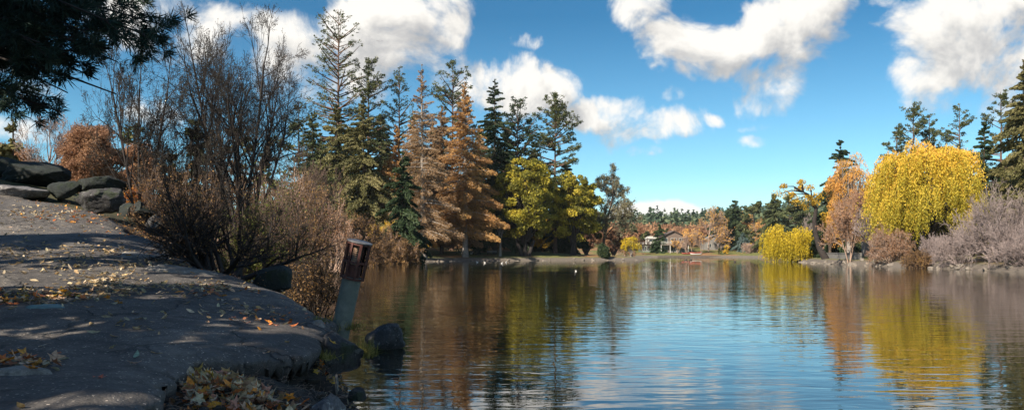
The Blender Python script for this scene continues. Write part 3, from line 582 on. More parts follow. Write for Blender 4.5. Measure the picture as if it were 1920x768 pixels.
# ------------------------------------------------------------------ far shore
FS = 'conifers on the far shore'
for j, (u, vt, D, wp, mt, kd, lab) in enumerate([(1238, 419, 262, 12, 'spruce', 'spruce', 'dense columnar spruce in front of the gap between two lakeside houses'), (1250, 426, 268, 9, 'spruce', 'spruce', 'second spruce close to the right of the columnar one'),
      (1210, 436, 275, 8, 'pine', 'pine', 'small pine left of the white lakeside house'), (1162, 428, 265, 12, 'pine', 'pine', 'grey-green pine standing behind the small yellow willow'), (1186, 424, 275, 10, 'pine', 'pine', 'pointed pine over the orange round tree'),
      (1345, 402, 282, 16, 'pine_dark', 'spruce', 'dark spruce partly behind the big tan bare tree'), (1378, 384, 272, 19, 'pine_dark', 'spruce', 'tallest near-black spruce on the far shore'), (1366, 398, 278, 13, 'pine_dark', 'spruce', 'dark spruce leaning on the left side of the near-black one'), (1393, 436, 258, 11, 'blue', 'spruce', 'small blue-grey spruce right of the near-black one'),
      (1413, 391, 262, 18, 'pine', 'pine', 'rounded green pine between blue spruce and brown shrub'), (1440, 404, 250, 14, 'olive', 'spruce', 'olive conifer left of the two high pines'), (1452, 372, 248, 24, 'pine', 'spruce', 'tall wide conifer, higher than its neighbour, above the yellow weeping willow'), (1480, 380, 256, 18, 'pine', 'pine', 'dark pine seen over the middle of the yellow weeping willow'),
      (1504, 392, 262, 15, 'pine', 'pine', 'pine seen just left of the crooked leaning tree'), (1434, 456, 246, 5, 'blue', 'spruce', 'tiny young spruce by the dock at the far shore')]):
    conifer('far_conifer', lab, u, vt - (9 if j in (5, 6, 7, 9, 10, 11, 12, 13) else 0), D, wp * (1.3 if j > 4 else 1.1), mt, kd, 80 + j, .05, 1.0 if kd == 'spruce' else 1.3, 'bark', FS, leaf=.42)
bare('cottonwood_tree', 'biggest tan bare tree on the far shore with a few gold leaves at the top', 1328, 385, 262, 40, 'twig_tan', 'birch', 101, nleaf=.3, lf=.22, nch=(8, 6, 5, 4), tipr=.04)
for j, (u, vt, D, wp, bk, lf_, nl, lab) in enumerate([(1298, 428, 260, 15, 'twig_pink', 'birch', .35, 'pinkish bare tree left of the biggest tan one'), (1278, 430, 275, 14, 'twig_pink', 'birch', 1.0, 'bare tree tinged orange over the brown house'), (1316, 432, 256, 16, 'twig_tan', 'birch', .15, 'low pale bare tree in front of the biggest tan one'),
      (1262, 436, 285, 12, 'twig_pink', 'birch', .1, 'thin bare tree above the roof of the brown house'), (1205, 446, 255, 14, 'twig_brown', None, 0, 'dark bare tree right of the small yellow willow'), (1222, 438, 285, 10, 'twig_pink', None, 0, 'bare tree behind the white lakeside house'),
      (1350, 420, 262, 18, 'twig_tan', 'birch', .3, 'bare tan tree before the dark spruces'), (1402, 400, 280, 14, 'twig_pink', 'birch', 1.0, 'orange-pink bare tree behind the rounded green pine'), (1515, 400, 235, 22, 'twig_grey', None, 0, 'grey bare tree behind the crooked leaning tree'), (1175, 450, 240, 16, 'twig_pink', 'orange_dull', .5, 'brown bare tree just left of the small yellow willow'), (1270, 446, 257, 9, 'twig_tan', 'birch', .15, 'slim bare tree standing right before the brown two-storey house'), (1288, 440, 255, 11, 'twig_pink', None, 0, 'bare tree at the right corner of the brown two-storey house'), (1425, 410, 255, 16, 'twig_tan', 'birch', .6, 'tan tree with some gold leaves between the rounded pine and the olive conifer')]):
    bare('bare_tree', lab, u, vt, D, wp * 1.15, bk, lf_, 110 + j, 'bare trees on the far shore', nleaf=nl, lf=.26, nch=(7, 5, 5), stems=3, tipr=.035)
broad('autumn_tree', 'round orange-brown tree rising behind the small yellow willow', 1184, 430, 468, 210, 19, 'orange_dull', 121, 30, .28, 1, 'bark', lf=.28)
for j, (u, vt, vb, D, wp, mt, lab) in enumerate([(1362, 457, 478, 252, 7, 'gold', 'small golden shrub tree under the dark spruces'), (1349, 463, 478, 252, 5, 'green_leaf', 'little olive shrub left of the small golden tree'), (1405, 450, 476, 254, 7, 'gold', 'orange-gold tree beside the small blue-grey spruce')]):
    broad('garden_tree', lab, u, vt, vb, D, wp, mt, 130 + j, 12, .35, 1.3, 'bark', lf=.26, group='small garden trees on the far shore')
bush('shore_bush', 'mauve-brown bare shrub at the water beside the dock', 1404, 455, 249, 18, 'twig_pink', None, 141, 'bushes at the water edge', stems=30, tipr=.03)
# ------------------------------------------------------------------ right bank
broad('willow_tree', 'low bright yellow weeping willow whose branches trail in the water', 1482, 418, 487, 128, 54, 'willow_yellow', 151, 70, .2, 1.0, 'bark_dark', lf=.17, hang=.75, group='willows')
conifer('fir_tree', 'dark fir behind the golden birch', 1576, 262, 122, 42, 'pine_dark', 'spruce', 152, .05, 1, 'bark', 'conifers on the right bank')
conifer('fir_tree', 'dark fir low at the left of the golden birch', 1555, 330, 124, 26, 'pine_dark', 'spruce', 153, .05, 1, 'bark', 'conifers on the right bank')
broad('birch_tree', 'golden-orange birch beside the giant willow', 1594, 281, 474, 106, 46, 'birch', 154, 170, .17, .8, 'bark_grey', lf=.13, hang=.10, hue=.1)
bare('bare_tree', 'pinkish bare tree in front of the golden birch', 1592, 360, 99, 52, 'twig_pink', 'orange_dull', 155, nleaf=1, lf=.09, nch=(8, 6, 5, 3), stems=4, tipr=.016)
bare('bare_tree', 'grey-pink bare tree between the golden birch and the giant willow', 1640, 395, 92, 34, 'twig_grey', None, 156, nch=(8, 6, 5, 3), stems=4, tipr=.015)
broad('autumn_tree', 'gold tree between the crooked leaning tree and the golden birch', 1556, 382, 470, 118, 20, 'gold', 157, 30, .3, 1, 'bark', lf=.15)
broad('willow_tree', 'giant golden weeping willow towering over the house on the right bank', 1737, 248, 458, 88, 103, 'willow', 158, 170, .14, 1.5, 'bark_dark', lf=.15, hang=.40, group='willows', tlean=-1.0, gap=.75, hue=.34)
CR = 'conifers on the right bank'
conifer('pine_tree', 'slender pine, the leftmost above the giant willow', 1680, 237, 122, 28, 'pine', 'pine', 161, .2, 1.3, 'bark_red', CR)
conifer('pine_tree', 'broad two-peaked pine above the giant willow', 1712, 198, 124, 42, 'pine', 'pine', 162, .2, 1.4, 'bark_red', CR)
conifer('pine_tree', 'second peak right of the broad pine above the giant willow', 1742, 216, 126, 30, 'pine', 'pine', 163, .2, 1.3, 'bark_red', CR)
conifer('pine_tree', 'lone pine top above the right shoulder of the giant willow', 1800, 197, 118, 36, 'pine', 'pine', 164, .2, 1.3, 'bark_red', CR)
conifer('fir_tree', 'narrow dark fir touching the right side of the giant willow', 1846, 220, 100, 34, 'pine_dark', 'spruce', 165, .05, 1.3, 'bark', CR)
conifer('fir_tree', 'tall grey-green conifer left of the tree at the picture edge', 1878, 172, 104, 40, 'pine', 'pine', 166, .1, 1.6, 'bark_red', CR)
conifer('fir_tree', 'tallest fir of the right bank, cut by the right picture edge', 1918, 112, 92, 58, 'olive', 'spruce', 167, .04, 1.1, 'bark', CR, leaf=.2)
conifer('fir_tree', 'olive fir low behind the grey thicket', 1885, 300, 88, 36, 'olive', 'spruce', 168, .04, 1, 'bark', CR, leaf=.2)
bush('thicket', 'large pale grey bare thicket at the right picture edge', 1872, 352, 69, 78, 'twig_grey', None, 171, 'bare grey thickets on the right shore', stems=44, nch=(6, 5, 4), tipr=.012, r0=.07)
bush('thicket', 'grey bare bush low over the water, left of the large pale thicket', 1800, 425, 73, 40, 'twig_grey', None, 172, 'bare grey thickets on the right shore', stems=40, nch=(6, 5, 4), tipr=.011)
bush('thicket', 'pale bare bush under the trunk of the giant willow', 1755, 440, 78, 34, 'twig_grey', None, 173, 'bare grey thickets on the right shore', stems=34, nch=(6, 5, 4), tipr=.011)
bush('thicket', 'brownish bare bush under the left skirt of the giant willow', 1668, 425, 86, 34, 'twig_tan', 'orange_dull', 174, 'bare grey thickets on the right shore', nleaf=1, lf=.06, stems=34, nch=(6, 5, 4), tipr=.012)
bush('thicket', 'small brown shrub beside the strip of lawn on the right shore', 1722, 470, 77, 24, 'twig_brown', 'dry_leaf', 175, 'bare grey thickets on the right shore', nleaf=1, lf=.06, stems=30, tipr=.010)
bush('thicket', 'pale bare bush hanging over the water at the right picture edge', 1915, 430, 64, 50, 'twig_grey', None, 176, 'bare grey thickets on the right shore', stems=44, nch=(6, 6, 4), tipr=.010)
# crooked leaning tree
def crooked():
    D = 114; x = X(1548, D); b = gz(x, D); r = rng(181)
    pts = [(1550, 489), (1538, 465), (1531, 440), (1527, 415), (1529, 392), (1521, 372), (1506, 360), (1490, 352)]
    P = np.array([(X(u, D) - x, 0.3 * math.sin(i), Zv(v, D) - b) for i, (u, v) in enumerate(pts)]); P[0, 2] = -.3
    R = np.array([.55, .42, .36, .32, .25, .18, .12, .07])
    segs = [(P[:-1], P[1:], R[:-1], R[1:])]
    tips = [(1466, 350), (1478, 366), (1490, 345), (1505, 352), (1517, 352), (1530, 368), (1518, 385), (1508, 372), (1495, 375), (1470, 362), (1525, 380)]
    tp = []
    for (u, v) in tips:
        e = np.array([X(u, D) - x, r.normal(0, 1.2), Zv(v, D) - b]); k = r.integers(4, 7); s = P[k]; m = (s + e) / 2 + np.array([0, 0, .4])
        segs.append((np.array([s, m]), np.array([m, e]), np.array([.12, .08]), np.array([.08, .03]))); tp.append(e)
    tp = np.array(tp); n = 130; c = np.repeat(tp, n, 0); rr = np.repeat(r.uniform(.5, 1.15, len(tp)), n); q = c + rdir(r, len(c)) * (rr * r.uniform(0, 1, len(c)) ** .5)[:, None] * np.array([1.2, 1, .8])
    ax = rdir(r, len(q)); s = .16 * r.uniform(.5, 1.1, len(q))
    t = thing('crooked_tree', 'crooked dark-trunked tree leaning left over the yellow weeping willow', 'tree', (x, D, b))
    link('trunk', tubes('trunk', segs, 7), M['bark_dark'], t)
    link('crown', leaves('crown', q, ax * s[:, None], perp(r, ax) * (s * .6)[:, None], r.uniform(0, .6, len(q))), M['gold'], t)
crooked()
# dark trunk of the giant willow, leaning
def willow_trunk(): pass
# ------------------------------------------------------------------ ridge forest (far-off wood)
def wood():
    r = rng(200); n = 4200
    y = r.uniform(330, 900, n); x = y * r.uniform(-.02, .56, n) * 1.0; k = (sdist(x, y) > 15); x, y = x[k], y[k]
    z = ground(x, y); H = r.uniform(9, 17, len(x)) * (1 + .15 * (y > 500)); m = 46
    t = r.uniform(0, 1, (len(x), m)) ** .8; ph = r.uniform(0, 2 * PI, t.shape); R = H[:, None] * .2 * (1 - t) + .15
    q = np.stack([x[:, None] + R * np.cos(ph) * .8, y[:, None] + R * np.sin(ph) * .8, z[:, None] + H[:, None] * (.08 + .92 * t)], -1).reshape(-1, 3)
    ax = norm(np.stack([np.cos(ph), np.sin(ph), -.35 + 0 * ph], -1).reshape(-1, 3) + .4 * rdir(r, len(q))); s = (.9 + 1.5 * (1 - t)).ravel() * r.uniform(.6, 1.1, len(q))
    tint = np.repeat(r.uniform(0, .9, len(x)), m) + r.normal(0, .08, len(q))
    o = link('distant_wood', leaves('distant_wood', q, ax * s[:, None], perp(r, ax) * (s * .55)[:, None], tint), M['far']); o['kind'] = 'stuff'
    o['label'] = 'dark conifer wood covering the ridge behind the far shore'
    # leafless brown trees in front of it
    n = 260; y = r.uniform(285, 340, n); x = y * r.uniform(.10, .30, n); k = sdist(x, y) > 22; x, y = x[k], y[k]; z = ground(x, y); m = 130; H = r.uniform(5, 10, len(x))
    d = rdir(r, len(x) * m).reshape(len(x), m, 3) * r.uniform(.4, 1, (len(x), m, 1)); q = np.stack([x[:, None] + d[..., 0] * H[:, None] * .33, y[:, None] + d[..., 1] * H[:, None] * .33, z[:, None] + H[:, None] * (.58 + .42 * d[..., 2])], -1).reshape(-1, 3)
    ax = norm(d.reshape(-1, 3) + .8 * rdir(r, len(q))); s = r.uniform(.3, .9, len(q))
    o = link('distant_thicket', leaves('distant_thicket', q, ax * s[:, None], perp(r, ax) * (s * .3)[:, None], np.repeat(r.uniform(0, .8, len(x)), m)), M['orange_dull']); o['kind'] = 'stuff'
    o['label'] = 'belt of brown leafless trees behind the lakeside houses'
wood()
# blue mountain far away
def mountain():
    r = rng(9); n = 60; xs_ = np.linspace(-300, 1450, n); V = []; Fc = []
    h = 98 * np.exp(-((xs_ - 300) / 260) ** 2) + 70 * np.exp(-((xs_ - 900) / 400) ** 2) + 10 * wob(xs_ * .004, xs_ * .001)
    for j, (yy, k) in enumerate([(2300, 0), (2500, .6), (2700, 1), (2950, .5), (3200, 0)]):
        for i in range(n): V.append((xs_[i], yy + 30 * math.sin(i), 2 + h[i] * k + 5 * wob(xs_[i] * .01, yy * .01)))
    Fc = [(j * n + i, j * n + i + 1, (j + 1) * n + i + 1, (j + 1) * n + i) for j in range(4) for i in range(n - 1)]
    o = link('mountain', mesh('mountain', V, Fc, smooth=True), solid('mountain_forest', (.05, .085, .07), (.035, .065, .06), .01, 1)); o['kind'] = 'structure'
mountain()
# the air itself: thin even haze in one closed box
mb = MB(); mb.box((545, 1640, 137), (1900, 3500, 280)); hz = mb.build('haze', None); hz['kind'] = 'stuff'; hz['label'] = 'thin blue autumn haze in the air over the lake and hills'
mm, nt_, out_ = newmat('haze_air'); pv = nt_.nodes.new('ShaderNodeVolumePrincipled'); pv.inputs['Density'].default_value = .00007; pv.inputs['Color'].default_value = (.75, .86, 1, 1); nt_.links.new(pv.outputs[0], out_.inputs['Volume']); hz.data.materials.append(mm)
#@@SECTION3
import bmesh
# ------------------------------------------------------------------ asphalt path with a broken, undermined edge
OUT = [(-1.5, -3), (-1.45, 1.0), (-1.75, 3.2), (X(255, 4.5), 4.5), (X(300, 5.2), 5.2), (X(328, 5.9), 5.9), (X(352, 6.5), 6.5), (X(372, 6.62), 6.62), (X(420, 6.62), 6.62), (X(480, 6.9), 6.9), (X(540, 7.15), 7.15), (X(583, 7.5), 7.5), (X(592, 8.2), 8.2), (X(604, 9.0), 9.0),
       (X(622, 9.7), 9.7), (X(585, 10.3), 10.3), (X(545, 11.2), 11.2), (X(500, 11.8), 11.8), (X(440, 12.8), 12.8), (X(400, 14), 14), (X(340, 16), 16), (X(280, 18), 18), (X(205, 20.5), 20.5), (X(100, 23), 23), (X(0, 25), 25), (-22, 27.5), (-30, 26), (-30, -3)]
def fract(poly, r, lv=4, amp=.10):
    P = [np.array(p, float) for p in poly]
    for l in range(lv):
        Qn = []
        for a, b in zip(P, P[1:] + P[:1]):
            Qn.append(a); e = b - a; L = np.hypot(*e)
            if L > .09: nrm = np.array([-e[1], e[0]]) / L; Qn.append((a + b) / 2 + nrm * r.normal(0, min(amp * L, .07)))
        P = Qn
    return np.array(P)
OP = fract(OUT, rng(300), 6, .17)
def pdist(x, y, PL):
    P = np.stack([x.ravel(), y.ravel()], 1); best = np.full(len(P), 1e9); near = np.zeros((len(P), 2)); ins = np.zeros(len(P), bool)
    for i in range(len(PL)):
        a = PL[i]; b = PL[(i + 1) % len(PL)]; e = b - a; t = np.clip(((P - a) @ e) / (e @ e + 1e-12), 0, 1); q = a + t[:, None] * e
        d = np.hypot(*(P - q).T); k = d < best; best[k] = d[k]; near[k] = q[k]
        c = ((a[1] > P[:, 1]) != (b[1] > P[:, 1])); ins ^= c & (P[:, 0] < a[0] + (P[:, 1] - a[1]) / (b[1] - a[1] + 1e-12) * e[0])
    return np.where(ins, best, -best), near
def path_mesh():
    xa = xs[(xs > -29) & (xs < -.9)]; ya = np.concatenate([ys[(ys > -2.5) & (ys < 27)]]); X2, Y2 = np.meshgrid(xa, ya)
    d, nr = pdist(X2, Y2, OP); ins = (d > 0).reshape(X2.shape)
    P = np.stack([X2.ravel(), Y2.ravel()], 1); n = len(xa)
    fi = ins[:-1, :-1] & ins[1:, :-1] & ins[:-1, 1:] & ins[1:, 1:]
    jj, ik = np.nonzero(fi); base = jj * n + ik; Fq = np.stack([base, base + 1, base + n + 1, base + n], 1)
    # boundary vertices slide onto the broken outline
    cnt = {}
    for q in Fq:
        for a, b in ((q[0], q[1]), (q[1], q[2]), (q[2], q[3]), (q[3], q[0])):
            k = (a, b); rk = (b, a)
            if rk in cnt: del cnt[rk]
            else: cnt[k] = 1
    bd = np.array(list(cnt.keys())); bv = np.unique(bd)
    lim = np.clip(np.hypot(P[bv, 0], P[bv, 1]) * .02, .09, .4); mv = nr[bv] - P[bv]; ml = np.hypot(*mv.T); k = np.minimum(1, lim / np.maximum(ml, 1e-6)); P[bv] += mv * k[:, None]
    d2, _ = pdist(P[:, 0], P[:, 1], OP)
    z = S(P[:, 0], P[:, 1]) + .010 * wob(P[:, 0], P[:, 1], 2) + .022 * wob(P[:, 1] + 5, P[:, 0], 4) + .008 * wob(P[:, 0], P[:, 1], 14) - .035 * np.exp(-np.maximum(d2, 0) / .06) + .02 * np.exp(-((d2 - .3) / .15) ** 2)
    used = np.unique(Fq); mp = -np.ones(len(P), int); mp[used] = np.arange(len(used)); V = np.stack([P[used, 0], P[used, 1], z[used]], 1); Fq = mp[Fq]
    bd = mp[bd]; bvs = mp[bv]; m0 = len(V); r = rng(301)
    # outward direction ~ away from inside; build two skirts: slightly bulging face, then tucked under
    out = nr[used][bvs - 0] - np.stack([X2.ravel()[used][bvs], Y2.ravel()[used][bvs]], 1) if False else None
    im = -np.ones(m0, int); im[bvs] = np.arange(len(bvs)); nb = len(bvs)
    nrm = np.zeros((nb, 2))
    for a, b in bd:
        e = V[b, :2] - V[a, :2]; o = np.array([e[1], -e[0]]); nrm[im[a]] += o; nrm[im[b]] += o
    nrm /= np.maximum(np.hypot(*nrm.T)[:, None], 1e-6)
    rows = []
    for dz, do in ((.022, .018), (.075, .010), (.14, -.02), (.175, -.14), (.18, -.5)):
        W = V[bvs].copy(); W[:, :2] += nrm * (do + r.normal(0, .012, (nb, 1)) * (do > -.1)); W[:, 2] -= dz * (1 + .25 * r.normal(0, 1, nb) * (dz > .03)); rows.append(W)
    V = np.concatenate([V] + rows); F2 = []
    for k in range(5):
        for a, b in bd:
            t = (lambda v: v) if k == 0 else (lambda v, k=k: m0 + (k - 1) * nb + im[v])
            F2.append((t(b), t(a), m0 + k * nb + im[a], m0 + k * nb + im[b]))
    return mesh('path', V, np.concatenate([Fq, np.array(F2)]), smooth=True)
def asphalt_mat():
    m, nt, out = newmat('asphalt'); geo = N(nt, 'ShaderNodeNewGeometry'); pos = geo.outputs['Position']
    big = noise_tex(nt, .55, 6, .62, pos, .6); fine = noise_tex(nt, 60, 3, .7, pos); mid = noise_tex(nt, 5, 6, .65, pos)
    v = N(nt, 'ShaderNodeTexVoronoi'); v.inputs['Scale'].default_value = 85; nt.links.new(pos, v.inputs['Vector'])
    agg = ramp(nt, v.outputs['Color'], [(.0, (.6, .6, .6)), (.86, (1, 1, 1)), (.94, (4.6, 4.3, 3.9))])
    c = ramp(nt, big, [(.3, (.066, .060, .057)), (.48, (.104, .095, .089)), (.62, (.155, .14, .125)), (.78, (.24, .21, .18))])
    c = mixc(nt, 1.0, c, agg, 'MULTIPLY'); c = mixc(nt, 1.0, c, ramp(nt, mid, [(.3, (.62, .62, .62)), (.7, (1.4, 1.4, 1.4))]), 'MULTIPLY')
    vc = N(nt, 'ShaderNodeTexVoronoi'); vc.feature = 'DISTANCE_TO_EDGE'; vc.inputs['Scale'].default_value = .75
    wv = N(nt, 'ShaderNodeVectorMath', operation='ADD'); nz = N(nt, 'ShaderNodeTexNoise'); nz.inputs['Scale'].default_value = 2.5; nz.inputs['Detail'].default_value = 6; nt.links.new(pos, nz.inputs['Vector'])
    sc_ = N(nt, 'ShaderNodeVectorMath', operation='SCALE'); sc_.inputs['Scale'].default_value = .7; nt.links.new(nz.outputs[1], sc_.inputs[0]); nt.links.new(pos, wv.inputs[0]); nt.links.new(sc_.outputs[0], wv.inputs[1]); nt.links.new(wv.outputs[0], vc.inputs['Vector'])
    cr = ramp(nt, vc.outputs['Distance'], [(0, (0, 0, 0)), (.022, (1, 1, 1))])
    msk = ramp(nt, noise_tex(nt, .6, 2, .5, pos), [(.50, (0, 0, 0)), (.57, (1, 1, 1))]); crk = mixc(nt, msk, cr, (1., 1., 1.))
    c = mixc(nt, 1.0, c, mixc(nt, crk, (.25, .25, .25), (1., 1., 1.)), 'MULTIPLY')
    p = N(nt, 'ShaderNodeBsdfPrincipled'); p.inputs['Roughness'].default_value = .85; nt.links.new(c, p.inputs['Base Color'])
    h = mth(nt, 'ADD', mth(nt, 'MULTIPLY', fine, .35), mth(nt, 'ADD', mth(nt, 'MULTIPLY', mid, 1.6), mth(nt, 'MULTIPLY', crk, .6)))
    nt.links.new(bump(nt, h, 1.0, .030), p.inputs['Normal']); nt.links.new(p.outputs[0], out.inputs[0]); return m
pth = link('path', path_mesh(), asphalt_mat()); pth['kind'] = 'structure'
# ------------------------------------------------------------------ rocks
def rock_mat(name, base, lich, moss=None, sc=1.0):
    m, nt, out = newmat(name); tc = N(nt, 'ShaderNodeTexCoord').outputs['Object']
    a = noise_tex(nt, 2.2 * sc, 6, .65, tc, .4); b = noise_tex(nt, 26 * sc, 6, .7, tc); l = noise_tex(nt, 9 * sc, 5, .7, tc)
    d = tuple(x * .45 for x in base); c = ramp(nt, a, [(.3, d), (.6, base), (.8, tuple(x * 1.5 for x in base))])
    c = mixc(nt, 1.0, c, ramp(nt, b, [(.3, (.5, .5, .5)), (.7, (1.5, 1.5, 1.5))]), 'MULTIPLY')
    c = mixc(nt, ramp(nt, l, [(.58, (0, 0, 0)), (.64, (1, 1, 1))]), c, lich)
    if moss: c = mixc(nt, ramp(nt, noise_tex(nt, 3.4 * sc, 4, .6, tc), [(.52, (0, 0, 0)), (.62, (1, 1, 1))]), c, moss)
    p = N(nt, 'ShaderNodeBsdfPrincipled'); p.inputs['Roughness'].default_value = .9; nt.links.new(c, p.inputs['Base Color'])
    nt.links.new(bump(nt, mth(nt, 'ADD', b, mth(nt, 'MULTIPLY', a, 2)), .8, .03 / sc), p.inputs['Normal']); nt.links.new(p.outputs[0], out.inputs[0]); return m
M['rock'] = rock_mat('rock_basalt', (.060, .058, .060), (.13, .13, .125), (.04, .05, .03))
M['rock_lichen'] = rock_mat('rock_lichened', (.16, .155, .16), (.34, .33, .30), None, 1.6)
M['rock_wet'] = rock_mat('rock_water', (.075, .078, .085), (.22, .22, .22), None, 2.2)
M['rock_far'] = rock_mat('rock_shore', (.22, .19, .16), (.34, .30, .26), None, .8)
M['rock_pale'] = rock_mat('rock_pale', (.24, .23, .21), (.34, .32, .29), None, 1.5)
M['rock_green'] = rock_mat('rock_mossy_shaded', (.020, .026, .024), (.045, .052, .046), (.016, .024, .014), 1.2)  # mossy stone, its colour darkened further to stand in for tree shade
_ico = {}
def ico(n):
    if n not in _ico:
        bm = bmesh.new(); bmesh.ops.create_icosphere(bm, subdivisions=n, radius=1); _ico[n] = (np.array([v.co[:] for v in bm.verts]), np.array([[l.index for l in f.verts] for f in bm.faces])); bm.free()
    return _ico[n]
def rock_mesh(seed, dims, cuts=16, sub=5, amp=.11, boxy=.0):
    r = rng(seed); V, Fq = ico(sub); V = V.copy()
    if boxy: V = np.sign(V) * np.abs(V) ** (1 - boxy); 
    for k in range(cuts):
        nv = r.normal(size=3); nv /= np.linalg.norm(nv); h = r.uniform(.42, .82); dd = V @ nv - h; V -= np.maximum(dd, 0)[:, None] * nv * r.uniform(.85, 1)
    nn = np.array([mnoise.fractal(Vector(v * 1.6 + seed * 3.1), .8, 2.1, 6) + .35 * mnoise.noise(Vector(v * 11 + seed)) for v in V]); V *= (1 + amp * nn)[:, None]
    return mesh('boulder', V * np.array(dims), Fq, smooth=True)
def rock(name, label, u, v, hw, hh, D, mt, seed, cat='boulder', group=None, depth=1.0, rz=0, **kw):
    x, z = X(u, D), Zv(v, D); a = hw / F * D; c = hh / F * D
    o = link(name, rock_mesh(seed, (a * 1.12, a * depth, c * 1.15), **kw), M[mt], None, (x, D, z)); o.rotation_euler = (0, 0, rz); return tag(o, label, cat, group)
BR = 'boulders along the top of the path'
rock('boulder', 'long low boulder with a pale lit back at the left picture edge', 30, 362, 58, 20, 24.6, 'rock_lichen', 401, group=BR, depth=.8)
rock('boulder', 'large dark mossy boulder behind the long low one', 66, 328, 66, 26, 27, 'rock_green', 402, group=BR, depth=.8)
rock('boulder', 'dark boulder cut by the left picture edge, above the long low one', -10, 324, 56, 27, 27.4, 'rock_green', 403, group=BR)
rock('boulder', 'blocky boulder with an upright crack in the middle of the row', 122, 354, 32, 25, 25.2, 'rock_green', 404, group=BR, boxy=.3)
rock('boulder', 'wide dark boulder below the orange-brown tree', 186, 346, 52, 24, 25.5, 'rock_green', 405, group=BR, boxy=.2)
rock('boulder', 'sloping grey boulder at the right end of the big ones', 192, 372, 46, 24, 23.2, 'rock', 406, group=BR)
rock('boulder', 'small mossy boulder beside the orange glowing bush', 240, 392, 24, 17, 20.8, 'rock_green', 407, group=BR)
rock('boulder', 'dark rounded boulder below the orange glowing bush', 268, 396, 28, 18, 20.5, 'rock_green', 408, group=BR)
rock('boulder', 'grey boulder on the path rim, left of the dark bush trunk', 300, 424, 30, 22, 17.6, 'rock', 409, group=BR)
rock('boulder', 'last dark boulder of the row, next to the dark bush trunk', 345, 452, 28, 20, 15.9, 'rock', 410, group=BR)
rock('stone_block', 'squarish dark stone block on the bank between bush trunk and lamp', 506, 528, 38, 27, 13.3, 'rock_green', 411, cat='stone block', boxy=.45, cuts=5, amp=.04)
rock('rock', 'flat-topped grey rock standing in the water beside the leaning lamp', 716, 636, 46, 30, 12.5, 'rock_wet', 412, cat='rock', boxy=.35, depth=.9, rz=.3)
rock('rock', 'dark wedge of rock at the foot of the yellow-green grass tuft', 645, 660, 38, 36, 8.6, 'rock', 413, cat='rock', boxy=.4, cuts=8, depth=1.3)
rock('rock', 'lichen-spotted grey rock at the bottom edge of the picture', 620, 772, 56, 44, 6.4, 'rock_lichen', 414, cat='rock', boxy=.2)
rock('rock', 'pale worn stone wedged beside the foot of the lamp', 596, 614, 26, 18, 9.2, 'rock_pale', 415, cat='rock')
rock('rock', 'small stone under the broken asphalt lip', 368, 700, 22, 16, 6.7, 'rock', 416, cat='rock')
rock('rock', 'dark broken stone at the water line under the bank', 672, 738, 22, 14, 7.4, 'rock', 417, cat='rock')
rock('rock', 'upright pale splinter of stone below the bank rim', 631, 716, 5, 24, 7.5, 'rock_pale', 418, cat='rock', boxy=.2, depth=.8)
for j, (u, v, hw, D, lb) in enumerate([(268, 483, 50, 13.4, 'pale flat stone patch in the path, the farther of two'), (338, 512, 62, 12.0, 'pale flat stone patch in the path, the nearer of two'), (44, 700, 44, 5.4, 'thin pale stone flake beside the orange leaves at the left edge'), (88, 567, 34, 8.2, 'flat blue-green stone flake in the leaf heap')]):
    x = X(u, D); r = rng(420 + j); a = np.linspace(0, 2 * PI, 40)[:-1]; hwm = hw / F * D; rr = 1 + .18 * np.sin(3 * a + j) + .10 * np.sin(5 * a + 2) + r.normal(0, .05, 39)
    yy = D + np.sin(a) * rr * hwm * (1.0 if j < 2 else .8); xx = x + np.cos(a) * rr * hwm; V = []; Fc = []
    K = 6
    for q in range(K + 1):
        s = 1 - q / K * .999; px_ = x + (xx - x) * s; py_ = D + (yy - D) * s; pz_ = S(px_, py_) + .006 * wob(px_, py_, 12) + (.012 + .014 * min(1, q / 2) if q else -.03) + .01; V += list(zip(px_, py_, pz_))
    for q in range(K):
        for i in range(39): Fc.append((q * 39 + i, q * 39 + (i + 1) % 39, (q + 1) * 39 + (i + 1) % 39, (q + 1) * 39 + i))
    mt = M['rock_pale'] if j != 3 else solid('flake_blue', (.16, .27, .27), (.12, .20, .21), 9, .7)
    tag(link('flat_stone', mesh('flat_stone', V, Fc, smooth=True), mt), lb, 'flat stone')
# stones along both shores: a few shapes, many individual stones
protos = [rock_mesh(430 + k, (1, 1, .7), sub=3) for k in range(5)]
r = rng(431)
def shore_stones(name, lab, path, step, size, jit):
    P = [np.array(p, float) for p in path]; k = 0
    for a, b in zip(P[:-1], P[1:]):
        L = np.hypot(*(b - a)); n = max(1, int(L / step))
        for i in range(n):
            p = a + (b - a) * ((i + r.random()) / n); o = bpy.data.objects.new(name, protos[k % 5]); COL.objects.link(o); k += 1
            if not protos[k % 5].materials: protos[k % 5].materials.append(M['rock_far'])
            p = p + r.normal(0, jit, 2); s = size * r.uniform(.5, 1.3); o.location = (p[0], p[1], max(gz(p[0], p[1]), -.05) + .1 * s); o.scale = (s, s * .8, s * r.uniform(.6, 1)); o.rotation_euler = (0, 0, r.uniform(0, 6)); tag(o, lab, 'stone', name.replace('_', ' ') + 's lining the shore')
for p_ in protos: p_.materials.append(M['rock_far'])
shore_stones('bank_stone', 'one of the small grey stones edging the lawn bank across the water', [(-16, 124.4), (-13.3, 131.2), (-9, 139.3), (-2, 143.3), (6, 146.3), (14, 150.3), (21, 153.3), (25.4, 155.5)], 1.5, .42, .25)
shore_stones('riprap_stone', 'one of the pale stones heaped along the foot of the right bank', [(46.7, 133), (43.4, 118), (41.8, 104), (40, 90), (39.9, 82), (39.9, 75), (39.6, 63)], 1.1, .42, .35)
shore_stones('rim_stone', 'one of the dark stones at the water edge below the brown bushes', [(-20, 100), (-18.2, 110), (-16.4, 123)], 1.6, .7, .3)
